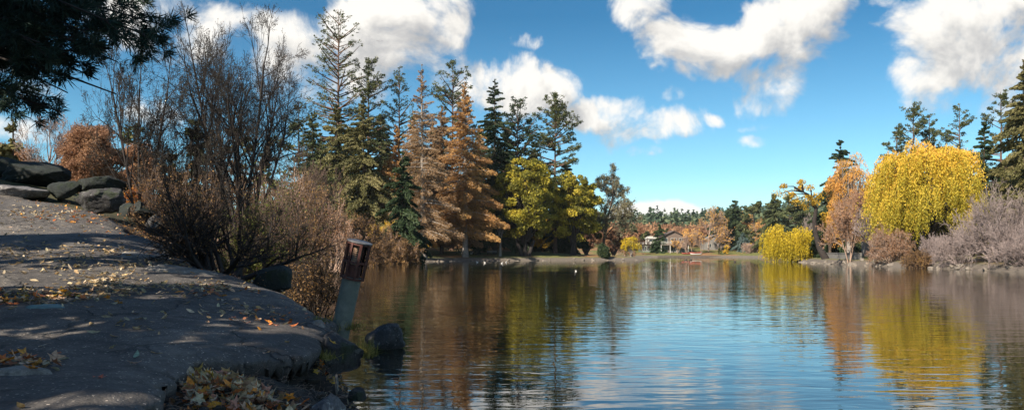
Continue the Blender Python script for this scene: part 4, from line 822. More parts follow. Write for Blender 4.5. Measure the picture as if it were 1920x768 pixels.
# ------------------------------------------------------------------ leaning bollard lamp
M['concrete'] = solid('concrete_pipe', (.22, .235, .21), (.135, .155, .135), 5, .9, .5, 60, c3=(.34, .32, .26), bdist=.004)
M['rust'] = solid('rust_metal', (.075, .032, .027), (.14, .055, .045), 14, .65, .3, 60, .3, bdist=.003)
M['cap'] = solid('cap_metal', (.26, .27, .28), (.14, .13, .13), 12, .5, .2, 30, .5)
M['dark_glass'] = solid('smoked_glass', (.02, .012, .010), (.035, .02, .016), 9, .25)
M['amber'] = solid('lamp_glass', (.32, .22, .15), (.2, .13, .09), 20, .3)
def lamp():
    D = 10; bx, bz = X(640, D), Zv(612, D); t = thing('bollard_lamp', 'concrete bollard lamp with a rusty caged head leaning right over the water', 'bollard lamp', (bx, D, bz)); t.rotation_euler = (math.radians(4), math.radians(13), 0)
    R = .117
    m = MB(); m.lathe([(R * 1.01, -.55), (R, .05), (R * .995, .3), (R, .62), (R * .96, .64)], 40); m.build('post', M['concrete'], t, smooth=False)
    z0, z1 = .615, 1.075; Rc = .146
    fr = MB()
    for k in range(8):
        a = 2 * PI * (k + .5) / 8; M_ = Matrix.Rotation(a, 3, 'Z'); fr.box((Rc * math.cos(a), Rc * math.sin(a), (z0 + z1) / 2), (.012, .028, z1 - z0), rot=M_)
    for z in (z0 + .012, (z0 * .52 + z1 * .48), z1 - .014):
        for k in range(8):
            a0 = 2 * PI * (k + .5) / 8; a1 = a0 + 2 * PI / 8; mx = (math.cos(a0) + math.cos(a1)) / 2 * Rc; my = (math.sin(a0) + math.sin(a1)) / 2 * Rc; fr.box((mx * 1.01, my * 1.01, z), (.010, 2 * Rc * math.sin(PI / 8) * .9, .026), rot=Matrix.Rotation(a0 + PI / 8, 3, 'Z'))
    cg = fr.build('cage', M['rust'], t)
    sl_ = MB()
    for k in range(8):
        if k in (5,): continue
        a0 = 2 * PI * (k + .5) / 8; Rm = Matrix.Rotation(a0 + PI / 8, 3, 'Z'); c = Rm @ Vector((Rc * math.cos(PI / 8) - .008, 0, 0))
        for dy in ((-.03, .03) if k % 2 else (0,)): sl_.box((c + Rm @ Vector((0, dy, 0)))[:2] + ((z0 + z1) / 2,), (.004, .005, z1 - z0 - .05), rot=Rm)
    sl_.build('bar', M['rust'], cg)
    m = MB(); m.lathe([(Rc * 1.05, z1 - .004), (Rc * 1.10, z1 + .004), (Rc * 1.10, z1 + .012), (Rc * .9, z1 + .022), (.02, z1 + .028)], 32); m.build('cap', M['cap'], t)
    m = MB(); m.lathe([(.09, z0), (.09, z0 + .16), (.07, z0 + .18)], 24); m.build('lamp_base', M['rust'], t)
    m = MB(); m.lathe([(.052 + .008 * (k % 2), z0 + .18 + k * .013) for k in range(18)] + [(.02, z1 - .02)], 24); m.build('lamp_glass', M['amber'], t)
    m = MB(); m.lathe([(.118, z0 + .004), (.118, z0 + .02)], 24); m.lathe([(.10, z1 - .03), (.10, z1 - .006)], 24); m.build('collar', M['rust'], t)
    m = MB(); m.box((-.07, .06, z0 + .25), (.09, .006, .4), rz=.7); m.box((.07, .065, z0 + .25), (.08, .006, .4), rz=-.7); m.build('reflector', M['dark_glass'], t)
lamp()
# ------------------------------------------------------------------ fallen leaves
def uvD(u, v):      # nearest point of the path surface seen along a photo pixel
    u = np.asarray(u, float); v = np.asarray(v, float); out = np.full(u.shape, np.nan); Ds = 3.2 * 1.009 ** np.arange(240)
    prev = None
    for D in Ds:
        z = Zv(v, D); s = S(X(u, D), np.full(u.shape, D)); hit = np.isnan(out) & (z <= s); out[hit] = D
    return out
def leafcol(r, n, kind):
    pal = {'cream': [(.52, .42, .27), (.60, .50, .36), (.42, .30, .17), (.55, .40, .20), (.40, .36, .24)], 'warm': [(.72, .28, .05), (.60, .19, .06), (.78, .38, .08), (.50, .33, .22), (.58, .42, .30), (.34, .15, .08), (.60, .30, .22)], 'yellow': [(.70, .48, .08), (.62, .40, .06), (.5, .36, .12)], 'brown': [(.20, .11, .06), (.28, .16, .08), (.14, .08, .05)]}[kind]
    return np.array(pal)[r.integers(0, len(pal), n)] * r.uniform(.8, 1.35, (n, 1))
def leafbatch(r, P, size, col, shape='oval', tilt=.35, up=None):
    """small modelled leaves: a folded, curled blade with 2x4 cells (oval) or a lobed fan (maple)"""
    n = len(P)
    if shape == 'oval':
        s = np.array([-1, -.55, 0, .5, 1]); w = np.array([.02, .72, 1, .7, .02]) * .42
        T = np.array([(a, b * ww, 0) for a, ww in zip(s, w) for b in (-1, 0, 1)]); Fq = [(i * 3 + j, i * 3 + j + 1, i * 3 + j + 4, i * 3 + j + 3) for i in range(4) for j in range(2)]
    else:
        ang = np.array([-2.9, -2.2, -1.75, -1.2, -.8, -.42, 0, .42, .8, 1.2, 1.75, 2.2, 2.9]); rad = np.array([.35, .75, .45, 1.0, .52, .55, 1.15, .55, .52, 1.0, .45, .75, .35])
        T = np.array([(0, 0, 0)] + [(a * math.cos(t), a * math.sin(t), 0) for t, a in zip(ang, rad)] ); k = len(ang); Fq = [(0, i, i + 1, i + 1) for i in range(1, k)]; Fq = [(0, i, i + 1) for i in range(1, k)]
    cur = r.uniform(-.5, 1.3, n)[:, None]; fold = r.uniform(0, .6, n)[:, None]
    L = np.repeat(T[None], n, 0); L[:, :, 2] += cur * .35 * T[None, :, 0] ** 2 + fold * np.abs(T[None, :, 1]) * .9 + r.normal(0, .05, (n, len(T)))
    nrm = norm(np.array([0, 0, 1.]) + tilt * r.normal(size=(n, 3))) if up is None else norm(up + tilt * r.normal(size=(n, 3))); a = perp(r, nrm); b = np.cross(nrm, a)
    V = P[:, None] + size[:, None, None] * (L[..., 0:1] * a[:, None] + L[..., 1:2] * b[:, None] + L[..., 2:3] * nrm[:, None])
    k = len(T); Fa = np.array(Fq); Fall = (np.arange(n)[:, None, None] * k + Fa[None]).reshape(-1, Fa.shape[1]); C = np.repeat(col, k, 0) * np.repeat(r.uniform(.85, 1.15, (n, 1)), k, 0)
    return V.reshape(-1, 3), Fall, C
def joinb(name, bs):
    V, Fs, C = [], [], []; o = 0
    for v, f, c in bs:
        if f.shape[1] == 3: f = np.concatenate([f, f[:, 2:3]], 1)
        V.append(v); Fs += [tuple(dict.fromkeys(q)) for q in (f + o).tolist()]; C.append(c); o += len(v)
    return mesh(name, np.concatenate(V), Fs, col=np.concatenate(C), smooth=True)
def litter_mat():
    m, nt, out = newmat('fallen_leaf'); a = N(nt, 'ShaderNodeAttribute', attribute_name='tone'); tc = N(nt, 'ShaderNodeTexCoord').outputs['Object']
    c = mixc(nt, 1.0, a.outputs['Color'], ramp(nt, noise_tex(nt, 45, 3, .6, tc), [(.35, (.65, .6, .55)), (.65, (1.15, 1.15, 1.15))]), 'MULTIPLY')
    p = N(nt, 'ShaderNodeBsdfPrincipled'); p.inputs['Roughness'].default_value = .6; p.inputs['Specular IOR Level'].default_value = .3; nt.links.new(c, p.inputs['Base Color'])
    t = N(nt, 'ShaderNodeBsdfTranslucent'); nt.links.new(c, t.inputs['Color']); s = N(nt, 'ShaderNodeMixShader'); s.inputs[0].default_value = .2
    nt.links.new(p.outputs[0], s.inputs[1]); nt.links.new(t.outputs[0], s.inputs[2]); nt.links.new(s.outputs[0], out.inputs[0]); return m
M['litter'] = litter_mat()
r = rng(500); bs = []
def onpath(x, y, h=.012): return np.stack([x, y, S(x, y) + h + .012 * wob(x, y, 2) * 0], 1)
def cluster(u, v, su, sv, n, kind, size, shape='oval', lift=.015):
    uu = u + r.normal(0, su, n); vv = v + r.normal(0, sv, n); D = uvD(uu, vv); k = ~np.isnan(D); uu, D = uu[k], D[k]; x = X(uu, D); d, _ = pdist(x, D, OP); k = d > .03; x, D = x[k], D[k]
    if len(x): bs.append(leafbatch(r, onpath(x, D, lift), size * r.uniform(.6, 1.25, len(x)), leafcol(r, len(x), kind), shape))
# even scatter over the whole path
n = 1500; x = r.uniform(-16, -1.6, n); y = r.uniform(4.0, 25, n); d, _ = pdist(x, y, OP); k = (d > .05) & (r.random(n) < .25 + .6 * sst(7, 15, y)); x, y = x[k], y[k]
bs.append(leafbatch(r, onpath(x, y), .040 * r.uniform(.5, 1.2, len(x)), leafcol(r, len(x), 'cream')))
n = 1500; x = r.uniform(-14, -1.8, n); y = r.uniform(8, 24, n); d, _ = pdist(x, y, OP); k = (d > .02) & (d < .5 + .9 * r.random(n)); x, y = x[k], y[k]; bs.append(leafbatch(r, onpath(x, y), .045 * r.uniform(.6, 1.2, len(x)), leafcol(r, len(x), 'warm')))
cluster(200, 530, 38, 16, 220, 'cream', .045); cluster(200, 548, 70, 10, 90, 'cream', .045); cluster(60, 560, 65, 9, 130, 'cream', .05); cluster(70, 556, 70, 9, 70, 'warm', .065, 'maple'); cluster(90, 554, 40, 6, 30, 'yellow', .05)
cluster(40, 682, 40, 7, 26, 'warm', .075, 'maple', .03); cluster(60, 684, 40, 6, 22, 'cream', .065); cluster(190, 470, 60, 8, 130, 'cream', .05); cluster(60, 480, 60, 8, 90, 'cream', .05); cluster(120, 505, 60, 9, 60, 'cream', .05)
cluster(280, 495, 60, 5, 90, 'cream', .05); cluster(380, 540, 55, 7, 110, 'cream', .045); cluster(400, 548, 40, 6, 50, 'warm', .05); cluster(440, 580, 45, 8, 40, 'cream', .045); cluster(500, 600, 50, 8, 46, 'warm', .04); cluster(540, 585, 40, 8, 60, 'cream', .04); cluster(120, 400, 110, 9, 220, 'cream', .055); cluster(160, 410, 80, 7, 90, 'warm', .06)
cluster(240, 610, 40, 12, 22, 'cream', .045); cluster(30, 455, 30, 20, 40, 'cream', .05)
o = link('fallen_leaves', joinb('fallen_leaves', bs), M['litter']); o['kind'] = 'stuff'; o['label'] = 'scattered pale and orange fallen leaves on the dark asphalt path'
# leaf heap in the hollow under the broken lip
bs = []
def heap(u0, u1, y0, y1, n, kinds, size, shape, lift=.05):
    y = r.uniform(y0, y1, n); u = r.uniform(u0, u1, n); x = X(u, y); z = ground(x, y); ds = sdist(x, y); k = ds > .05; x, y, z = x[k], y[k], z[k]
    P = np.stack([x, y, z + r.uniform(.01, lift, len(x))], 1); kk = kinds[r.integers(0, len(kinds))]
    for kk in kinds: q = r.random(len(x)) < 1 / len(kinds) * 1.3; bs.append(leafbatch(r, P[q], size * r.uniform(.6, 1.2, q.sum()), leafcol(r, q.sum(), kk), shape, .6))
heap(345, 600, 5.35, 6.15, 150, ['warm', 'cream', 'warm'], .062, 'oval', .09); heap(345, 560, 5.35, 6.2, 130, ['warm', 'cream'], .060, 'maple', .10); heap(340, 440, 5.9, 6.45, 80, ['warm', 'cream', 'yellow'], .062, 'maple', .08)
heap(300, 640, 5.0, 6.6, 200, ['brown'], .05, 'oval', .03); heap(590, 690, 7.0, 9.5, 110, ['brown', 'cream'], .035, 'oval', .03); heap(560, 650, 8.0, 9.6, 50, ['warm', 'cream', 'yellow'], .045, 'maple', .06); heap(640, 700, 6.6, 7.6, 26, ['cream', 'warm'], .045, 'oval', .03)
x = r.uniform(-14, -2.2, 2600); y = r.uniform(10, 30, 2600); d, _ = pdist(x, y, OP); k = (d < 0) & (d > -2.2) & (sdist(x, y) > .2); x, y = x[k], y[k]; bs.append(leafbatch(r, np.stack([x, y, ground(x, y) + .03], 1), .045 * r.uniform(.6, 1.2, len(x)), leafcol(r, len(x), 'warm'), 'oval', .5))
o = link('leaf_heap', joinb('leaf_heap', bs), M['litter']); o['kind'] = 'stuff'; o['label'] = 'heap of curled orange, pink and cream leaves on the bank under the broken asphalt lip'
# conspicuous single leaves
def single(u, v, size, col, label, shape, name='fallen_leaf', on=None):
    D = float(uvD([u], [v])[0]) if on is None else on; x = X(u, D); z = float(S(np.array([x]), np.array([D]))[0]) if on is None else Zv(v, D)
    rr = rng(int(u * 7 + v)); V, Fq, C = leafbatch(rr, np.zeros((1, 3)), np.array([size]), np.array([col]), shape, .25); o = link(name, joinb(name, [(V, Fq, C)]), M['litter'], None, (x, D, z + .03)); tag(o, label, 'leaf', 'single large leaves')
single(120, 553, .085, (.75, .36, .03), 'broad orange leaf on the leaf heap by the blue-green stone flake', 'maple')
single(184, 719, .055, (.60, .14, .07), 'red leaf alone on the asphalt near the bottom left corner', 'maple')
single(252, 690, .050, (.72, .50, .42), 'pale pink leaf standing up beside the asphalt crack', 'oval')
single(256, 675, .050, (.38, .52, .40), 'pale green leaf just above the pale pink one', 'oval')
single(12, 685, .08, (.78, .30, .03), 'orange leaf at the left edge above the thin pale stone flake', 'oval')
single(625, 648, .075, (.80, .46, .04), 'yellow-orange leaf on the bank left of the dark wedge of rock', 'maple', on=8.2)
single(240, 482, .09, (.80, .38, .03), 'orange leaf lying before the farther pale stone patch', 'maple')
single(222, 484, .10, (.55, .28, .20), 'pink-brown leaf beside the farther pale stone patch', 'maple')
single(500, 669, .045, (.70, .46, .30), 'pale pink leaf on the lip of the broken asphalt', 'oval')
single(404, 768, .08, (.75, .36, .04), 'orange leaf at the very front of the leaf heap', 'oval', on=5.4)
# twigs, roots and grass at the undermined bank
def sticks(n, fx, zadd, L, rad, name, label, mt, seed, curl=.5, nseg=4, upw=.2):
    q = rng(seed); x, y = fx(q, n); z = ground(x, y) + q.uniform(0, zadd, n); P = np.stack([x, y, z], 1); D = norm(np.stack([q.normal(size=n), q.normal(size=n), q.uniform(-.2, upw, n)], 1)); sg = []
    l = L * q.uniform(.4, 1.2, n); rr = rad * q.uniform(.5, 1.2, n)
    for s in range(nseg): P2 = P + D * (l / nseg)[:, None]; sg.append((P, P2, rr * (1 - s / nseg * .7), rr * (1 - (s + 1) / nseg * .7))); P = P2; D = norm(D + curl * q.normal(size=D.shape) * .6)
    o = link(name, tubes(name, sg, 3), M[mt]); o['kind'] = 'stuff'; o['label'] = label
def bankarea(u0, u1, y0, y1):
    def f(q, n): y = q.uniform(y0, y1, n); return X(q.uniform(u0, u1, n), y), y
    return f
sticks(420, bankarea(470, 690, 6.3, 9.2), .08, .16, .0022, 'roots', 'pale dead roots and grass stalks hanging on the undermined bank', 'twig_tan', 601, 1.0)
sticks(260, bankarea(330, 640, 5.2, 6.6), .04, .16, .002, 'dead_stalks', 'thin dead stalks among the leaves of the hollow', 'twig_tan', 602, .6)
M['clod'] = solid('soil_clods', (.020, .018, .016), (.055, .047, .038), 22, .95, .8, 40, c3=(.11, .10, .085))
def clods():
    q = rng(603); n = 900; y = q.uniform(5.0, 9.6, n); x = X(q.uniform(290, 700, n), y); ds = sdist(x, y); k = (ds > -.15) & (ds < 2.2); x, y = x[k], y[k]; V0, F0 = ico(1); z = ground(x, y); s = .012 + .05 * q.random(len(x)) ** 4
    V = []; n = len(x); L = V0[None] * (1 + .35 * q.normal(size=(n, len(V0), 1))) * s[:, None, None] * np.array([1, 1, .7]); V = L + np.stack([x, y, z], 1)[:, None]
    Fa = (np.arange(n)[:, None, None] * len(V0) + F0[None]).reshape(-1, 3); o = link('soil_clods', mesh('soil_clods', V, Fa), M['clod']); o['kind'] = 'stuff'; o['label'] = 'dark crumbs of soil and gravel fallen from the undermined bank'
clods()
def tuft(u, v, D, n, h, label, seed, spread=.09, mt='grass'):
    q = rng(seed); x = X(u, D); z = Zv(v, D); a = q.uniform(0, 2 * PI, n); e = q.uniform(.05, 1.0, n); d = np.stack([np.cos(a) * np.sin(e), np.sin(a) * np.sin(e), np.cos(e)], 1); P = q.normal(0, spread, (n, 3)) * np.array([1, 1, .15]); V = []; T = []
    w = .0035; sd_ = perp(q, d); H = h * q.uniform(.5, 1.1, n); pts = []
    for s in range(4): t = s / 3; pts.append(P + d * (H * t)[:, None] - np.array([0, 0, 1]) * (H * .55 * t * t * np.sin(e))[:, None])
    V = np.stack([p + sgn * sd_ * w * (1 - s / 3 * .9) for s, p in enumerate(pts) for sgn in (-1, 1)], 1).reshape(-1, 3); Fq = np.array([(0, 1, 3, 2), (2, 3, 5, 4), (4, 5, 7, 6)]); Fa = (np.arange(n)[:, None, None] * 8 + Fq[None]).reshape(-1, 4)
    o = link('grass_tuft', mesh('grass_tuft', V, Fa, tint=np.repeat(q.uniform(0, 1, n), 8)), M[mt], None, (x, D, z)); tag(o, label, 'grass tuft')
tuft(680, 668, 9.0, 420, .26, 'yellow-green tuft of grass between the dark wedge of rock and the flat-topped rock', 611, .06)
tuft(655, 616, 10.0, 220, .16, 'short yellowish grass round the foot of the leaning lamp', 612, .09)
tuft(600, 602, 9.5, 120, .10, 'sparse grass tuft beside the pale worn stone', 613, .07)
tuft(612, 672, 7.8, 140, .12, 'dry grass tuft on the bank rim below the yellow-orange leaf', 614, .05)
sticks(1, lambda q, n: (np.array([X(640, 7.9)]), np.array([7.9])), .05, .45, .006, 'fallen_twig', 'bare twig', 'twig_tan', 620, .2); _o = bpy.context.scene.objects['fallen_twig']; del _o['kind']; tag(_o, 'pale bare twig sticking out of the bank towards the water', 'twig')
#@@SECTION4
# ------------------------------------------------------------------ near pine whose boughs hang into the upper left
def near_pine():
    r = rng(700); tx, ty = -9.3, 9.4; b = float(S(np.array([tx]), np.array([ty]))[0]); t = thing('pine_tree', 'dark pine at the upper left whose needled boughs hang over the path', 'pine tree', (tx, ty, b))
    TP = np.array([(.10 * math.sin(z * .7), .08 * math.cos(z), z) for z in np.linspace(-.3, 11.5, 16)]); TR = np.linspace(.26, .05, 16); segs = [(TP[:-1], TP[1:], TR[:-1], TR[1:])]
    ends = [(285, 40, 9), (250, 15, 9.6), (268, 62, 8.6), (222, 178, 9), (228, 120, 9.5), (205, 95, 8.4), (110, 208, 9), (65, 180, 9.5), (150, 150, 8.8), (165, 62, 8.4), (85, 85, 8), (30, 125, 9), (120, 15, 9.2), (195, 35, 8), (10, 60, 8.5), (20, 20, 9), (60, 130, 8.4), (130, 100, 9.3), (185, 150, 9.6), (100, 40, 8.8), (30, 175, 9.8), (230, 60, 9.2), (160, 20, 9.9), (60, 45, 9.4), (130, 175, 9.2), (20, 90, 9.2)]
    E = [(X(u, D) - tx, D - ty, Zv(v, D) - b) for u, v, D in ends]
    for k in range(46):
        z = r.uniform(2.6, 11); a = r.uniform(0, 2 * PI); R = (3.6 - .28 * max(0, z - 5)) * r.uniform(.7, 1.05); e = (math.cos(a) * R, math.sin(a) * R, z + .2)
        if e[0] > 1.5 and abs(e[1]) < 2.5 and z < 5: continue
        E.append(e)
    E = np.array(E); n = len(E); S0 = np.stack([np.zeros(n), np.zeros(n), np.clip(E[:, 2] + r.uniform(-.2, .9, n), .8, 11.2)], 1); L = np.linalg.norm(E - S0, axis=1)
    def at(i, q): p = S0[i] * (1 - q)[:, None] + E[i] * q[:, None]; p[:, 2] += .16 * L[i] * np.sin(q * PI) * .6; p[:, 1] += .10 * np.sin(q * 7 + i); return p
    idx = np.arange(n)
    for a in range(8): q0, q1 = a / 8, (a + 1) / 8; segs.append((at(idx, np.full(n, q0)), at(idx, np.full(n, q1)), np.full(n, .045 * (1 - q0) + .008), np.full(n, .045 * (1 - q1) + .008)))
    m = 12; i = np.repeat(idx, m); q = r.uniform(.28, 1, len(i)); P = at(i, q); d = norm(E[i] - S0[i]); sd_ = perp(r, d); sd_[:, 2] *= .5; D2 = norm(d * .7 + sd_); l2 = (1.25 - q * .75) * r.uniform(.5, 1.1, len(i)) * .85; P1 = P + D2 * l2[:, None] * .5; P2 = P + D2 * l2[:, None] + np.array([0, 0, -.06])
    segs += [(P, P1, np.full(len(i), .010), np.full(len(i), .007)), (P1, P2, np.full(len(i), .007), np.full(len(i), .003))]
    k = 5; qq = r.uniform(.25, 1.05, (len(i), k)); C = (P[:, None] * (1 - qq[..., None]) + P2[:, None] * qq[..., None]).reshape(-1, 3) + r.normal(0, .07, (len(i) * k, 3)); DD = np.repeat(D2, k, 0)
    nn = 44; c = np.repeat(C, nn, 0); dd = norm(np.repeat(DD, nn, 0) * .8 + rdir(r, len(c)) * 1.0); ln = r.uniform(.05, .095, len(c)); A = dd * ln[:, None]; P_ = c + A * .9 + rdir(r, len(c)) * .03
    link('trunk', tubes('trunk', segs, 6), M['bark_dark'], t); link('crown', leaves('crown', P_, A, perp(r, dd) * .0062, np.repeat(r.uniform(0, .8, len(C)), nn) + r.normal(0, .1, len(c))), M['pine_near'], t)
near_pine()
def offx(x, D): return 960 + F * x / D
def offv(H, D, b): return VH - (H + b - CH) * F / D
conifer('fir_tree', 'unseen fir left of the picture, added to shade the path', offx(-8.6, -2.6), offv(12, -2.6, .9), -2.6, 3.6 * F / -2.6, 'pine_dark', 'spruce', 720, .05, .5, 'bark_dark', leaf=.3)  # this and the next three: unseen firs added to cast shade on path and boulders
conifer('fir_tree', 'second unseen fir, farther up the slope beside the near pine, added to shade the path', offx(-14.8, 8.4), offv(9, 8.4, 2.0), 8.4, 2.8 * F / 8.4, 'pine_dark', 'spruce', 721, .05, .55, 'bark_dark', leaf=.3)
conifer('fir_tree', 'third unseen fir, beside the lower part of the path, added to shade lamp and path', offx(-8.3, 3.2), offv(11, 3.2, 1.2), 3.2, 2.6 * F / 3.2, 'pine_dark', 'spruce', 722, .05, .42, 'bark_dark', leaf=.3)
conifer('fir_tree', 'fourth unseen fir, added to shade the boulders at the top of the path', offx(-22.5, 19.5), offv(9, 19.5, 3.4), 19.5, 2.8 * F / 19.5, 'pine_dark', 'spruce', 723, .05, .6, 'bark_dark', leaf=.3)
# ------------------------------------------------------------------ left hillside vegetation
BT = 'bare trees on the left shore'
bare('bare_tree', 'large many-stemmed bare tree with fine dark twigs against the clouds', 455, 36, 30, 130, 'bark_dark', 'dark_leaf', 731, BT, stems=8, nch=(11, 6, 6, 4), nleaf=.5, lf=.026, tipr=.0036, spread=.85, ang=.75, r0=.075, up=.0, wig=.07, zb=1.0, ratio=(.36, .62, .6, .6))
bare('bare_tree', 'slender bare tree leaning left, in front of the large many-stemmed one', 265, 62, 26, 88, 'bark_dark', 'dark_leaf', 732, BT, stems=3, nch=(11, 6, 6, 4), nleaf=.5, lf=.026, tipr=.0038, spread=.45, ang=.75, r0=.06, up=.0, wig=.06, zb=1.3, ratio=(.30, .62, .6, .6))
bare('bare_tree', 'low spreading bare tree between the two dark bare trees', 350, 205, 27, 80, 'bark_dark', 'dark_leaf', 733, BT, stems=5, nch=(9, 7, 6, 4), nleaf=.4, lf=.024, tipr=.0038, spread=.8, ang=.75, r0=.05, zb=1.0, up=.0, ratio=(.40, .6, .6, .6))
bare('bare_tree', 'pale bare tree at the far left seen under the dark pine boughs', 82, 212, 42, 70, 'twig_grey', 'orange_dull', 734, BT, nleaf=.3, lf=.04, nch=(8, 6, 6, 4), tipr=.007)
bare('bare_tree', 'thin brown bare tree right of the large dark one, before the tall conifers', 585, 270, 46, 66, 'twig_brown', None, 735, BT, stems=3, nch=(7, 6, 5, 3), tipr=.007, zb=.7)
broad('autumn_tree', 'orange-brown round tree above the boulders at the left', 170, 224, 372, 40, 66, 'orange_dull', 741, 130, .24, 1.1, 'bark', lf=.045)
broad('autumn_tree', 'second orange-brown tree, half behind the slender leaning one', 262, 262, 400, 44, 46, 'orange_dull', 742, 90, .26, 1.0, 'bark', lf=.05)
broad('autumn_tree', 'dim orange tree at the left edge behind the pale bare tree', 20, 262, 372, 50, 60, 'orange_dull', 743, 90, .26, 1.0, 'bark', lf=.055)
broad('orange_bush', 'bright glowing orange bush beyond the boulders', 245, 342, 402, 31, 30, 'orange', 744, 26, .3, 1.2, 'bark', lf=.035, cat='bush', zb=1.9)
EV = 'evergreens behind the left shore'
for j, (u, vt, D, wp, mt, lab) in enumerate([(25, 225, 70, 50, 'olive', 'dull evergreen under the pine boughs at the left edge'), (255, 235, 75, 38, 'pine', 'green pine behind the slender leaning bare tree'), (372, 205, 88, 46, 'pine', 'green evergreen seen through the bare trees, left one'), (445, 240, 92, 44, 'olive', 'olive evergreen seen through the middle of the large bare tree'),
      (505, 262, 96, 42, 'pine', 'evergreen seen through the right side of the large bare tree'), (560, 190, 112, 40, 'pine', 'tall evergreen just right of the large bare tree'), (322, 285, 80, 40, 'olive', 'low olive evergreen behind the spreading bare tree'), (600, 300, 104, 40, 'olive', 'short olive evergreen right of the grey bare tree'), (130, 262, 80, 40, 'pine', 'low evergreen behind the orange-brown round tree')]):
    conifer('evergreen_tree', lab, u, vt, D * .64, wp, mt, 'spruce' if j % 2 == 0 else 'pine', 750 + j, .05, .8, 'bark', EV, leaf=.22)
BB = 'bushes on the left shore'
t_ = bush('shore_bush', 'dark-limbed sprawling bush with tiny dry leaves at the path rim, nearest of all bushes', 425, 335, 13.8, 165, 'bark_dark', 'dry_leaf', 761, BB, stems=15, nch=(6, 6, 5), nleaf=.6, lf=.015, tipr=.0036, r0=.06, spread=1.0, zb=1.12, wig=.13)
for j, (u, vt, D, wp, bk, lf_, nl, zb, lab) in enumerate([(330, 322, 21, 80, 'twig_brown', 'dry_leaf', .8, .95, 'brown bush behind the row of boulders'), (500, 330, 20, 95, 'twig_brown', 'green_leaf', .5, .5, 'brown and green bush right behind the dark-limbed one'), (575, 345, 26, 80, 'twig_brown', 'dry_leaf', 1, .3, 'brown bush above the water, left of the lamp'),
      (405, 300, 34, 95, 'twig_brown', 'dry_leaf', 1.0, .9, 'wide brown bush under the large bare tree'), (530, 318, 42, 80, 'twig_pink', 'dry_leaf', 1.0, .5, 'rust-brown bush below the thin brown bare tree'), (620, 372, 52, 66, 'twig_pink', 'orange_dull', .7, .3, 'pinkish bush behind the leaning lamp, nearer one'), (655, 405, 72, 52, 'twig_brown', 'dry_leaf', 1.0, .3, 'brown bush overhanging the water left of the orange ones'),
      (285, 345, 30, 60, 'twig_brown', 'orange', .4, 1.5, 'bush with a few orange leaves beside the glowing orange one'), (470, 395, 16.5, 60, 'twig_brown', 'green_leaf', 1.0, .55, 'low green-leaved bush behind the squarish stone block'), (590, 470, 19, 62, 'bark_dark', 'dry_leaf', .4, -.1, 'dark twiggy branches trailing low over the water left of the lamp')]):
    bush('shore_bush', lab, u, vt, D, wp, bk, lf_, 770 + j, BB, stems=20, nch=(6, 5, 4), nleaf=nl if nl < 1 else 1, lf=.0011 * D + .008, zb=zb, tipr=.00019 * D)
# ------------------------------------------------------------------ buildings
M['white'] = solid('painted_white', (.50, .49, .46), (.42, .41, .39), 2, .6)
M['tan'] = solid('siding_tan', (.16, .12, .095), (.12, .09, .075), 2, .8)
M['greysid'] = solid('siding_grey', (.20, .195, .185), (.15, .145, .14), 2, .8)
M['roof'] = solid('roof_shingles', (.13, .10, .09), (.09, .07, .065), 3, .9)
M['roofg'] = solid('roof_grey', (.22, .21, .21), (.15, .145, .145), 3, .9)
M['glass'] = solid('window_glass', (.02, .03, .035), (.04, .05, .055), 2, .12)
M['wood'] = solid('weathered_wood', (.20, .17, .145), (.12, .10, .09), 3, .9)
M['red'] = solid('red_paint', (.35, .06, .04), (.22, .05, .035), 3, .6)
M['green_w'] = solid('green_siding', (.13, .17, .13), (.10, .13, .10), 3, .8)
M['black'] = solid('black_plastic', (.012, .014, .013), (.02, .022, .02), 5, .6)
def win(parent, x, z, w, h, y=0, frame='white'):
    f = MB(); t = .09
    f.box((x, y - .04, z + h / 2 + t / 2), (w + 2 * t, .08, t)); f.box((x, y - .04, z - h / 2 - t / 2), (w + 2 * t, .08, t)); f.box((x - w / 2 - t / 2, y - .04, z), (t, .08, h)); f.box((x + w / 2 + t / 2, y - .04, z), (t, .08, h)); f.box((x, y - .035, z), (.05, .06, h))
    o = f.build('window', M[frame], parent); g = MB(); g.box((x, y - .012, z), (w, .02, h)); g.build('pane', M['glass'], o)
def gable(parent, x0, x1, y0, y1, z0, rise, over, mt, th=.16):
    m = MB(); xm = (x0 + x1) / 2; a = x0 - over; b_ = x1 + over; dz = rise * over / ((x1 - x0) / 2)
    m.prism([(a, z0 - dz), (xm, z0 + rise), (b_, z0 - dz), (b_, z0 - dz + th), (xm, z0 + rise + th), (a, z0 - dz + th)], y0 - over, y1 + over); return m.build('roof', mt, parent)
def place(u, D): x = X(u, D); return x, D, gz(x, D)
x, y, b = place(1221, 264); h = thing('lakeside_house', 'small white-and-green lakeside house left of the columnar spruce', 'house', (x, y, b - .2))
m = MB(); m.box((0, 3, 1.4), (6.4, 6, 2.8)); m.build('wall', M['green_w'], h); m = MB(); m.prism([(-3.5, 2.8), (-2.6, 3.5), (2.8, 3.5), (3.5, 2.8)], -.5, 6.4); m.build('roof', M['white'], h)
m = MB(); m.box((.6, 3.2, 4.1), (3.4, 3.6, 1.2)); m.build('upper_wall', M['white'], h); m = MB(); m.prism([(-1.4, 4.7), (-.4, 5.5), (1.8, 5.5), (2.7, 4.7)], .9, 5.4); m.build('upper_roof', M['white'], h)
for xx in (-2.2, -.8, .7, 2.2): win(h, xx, 1.4, 1.0, 1.5)
win(h, .6, 4.1, 2.0, .7, 1.4)
x, y, b = place(1263, 262); h = thing('lakeside_house', 'brown two-storey house with balcony and low gable on the far shore', 'house', (x, y, b - .2))
m = MB(); m.box((0, 3.5, 2.6), (8.6, 7, 5.2)); m.prism([(-4.3, 5.2), (0, 7.2), (4.3, 5.2)], .0, 7); m.build('wall', M['tan'], h); gable(h, -4.3, 4.3, 0, 7, 5.2, 2.0, .7, M['roof'])
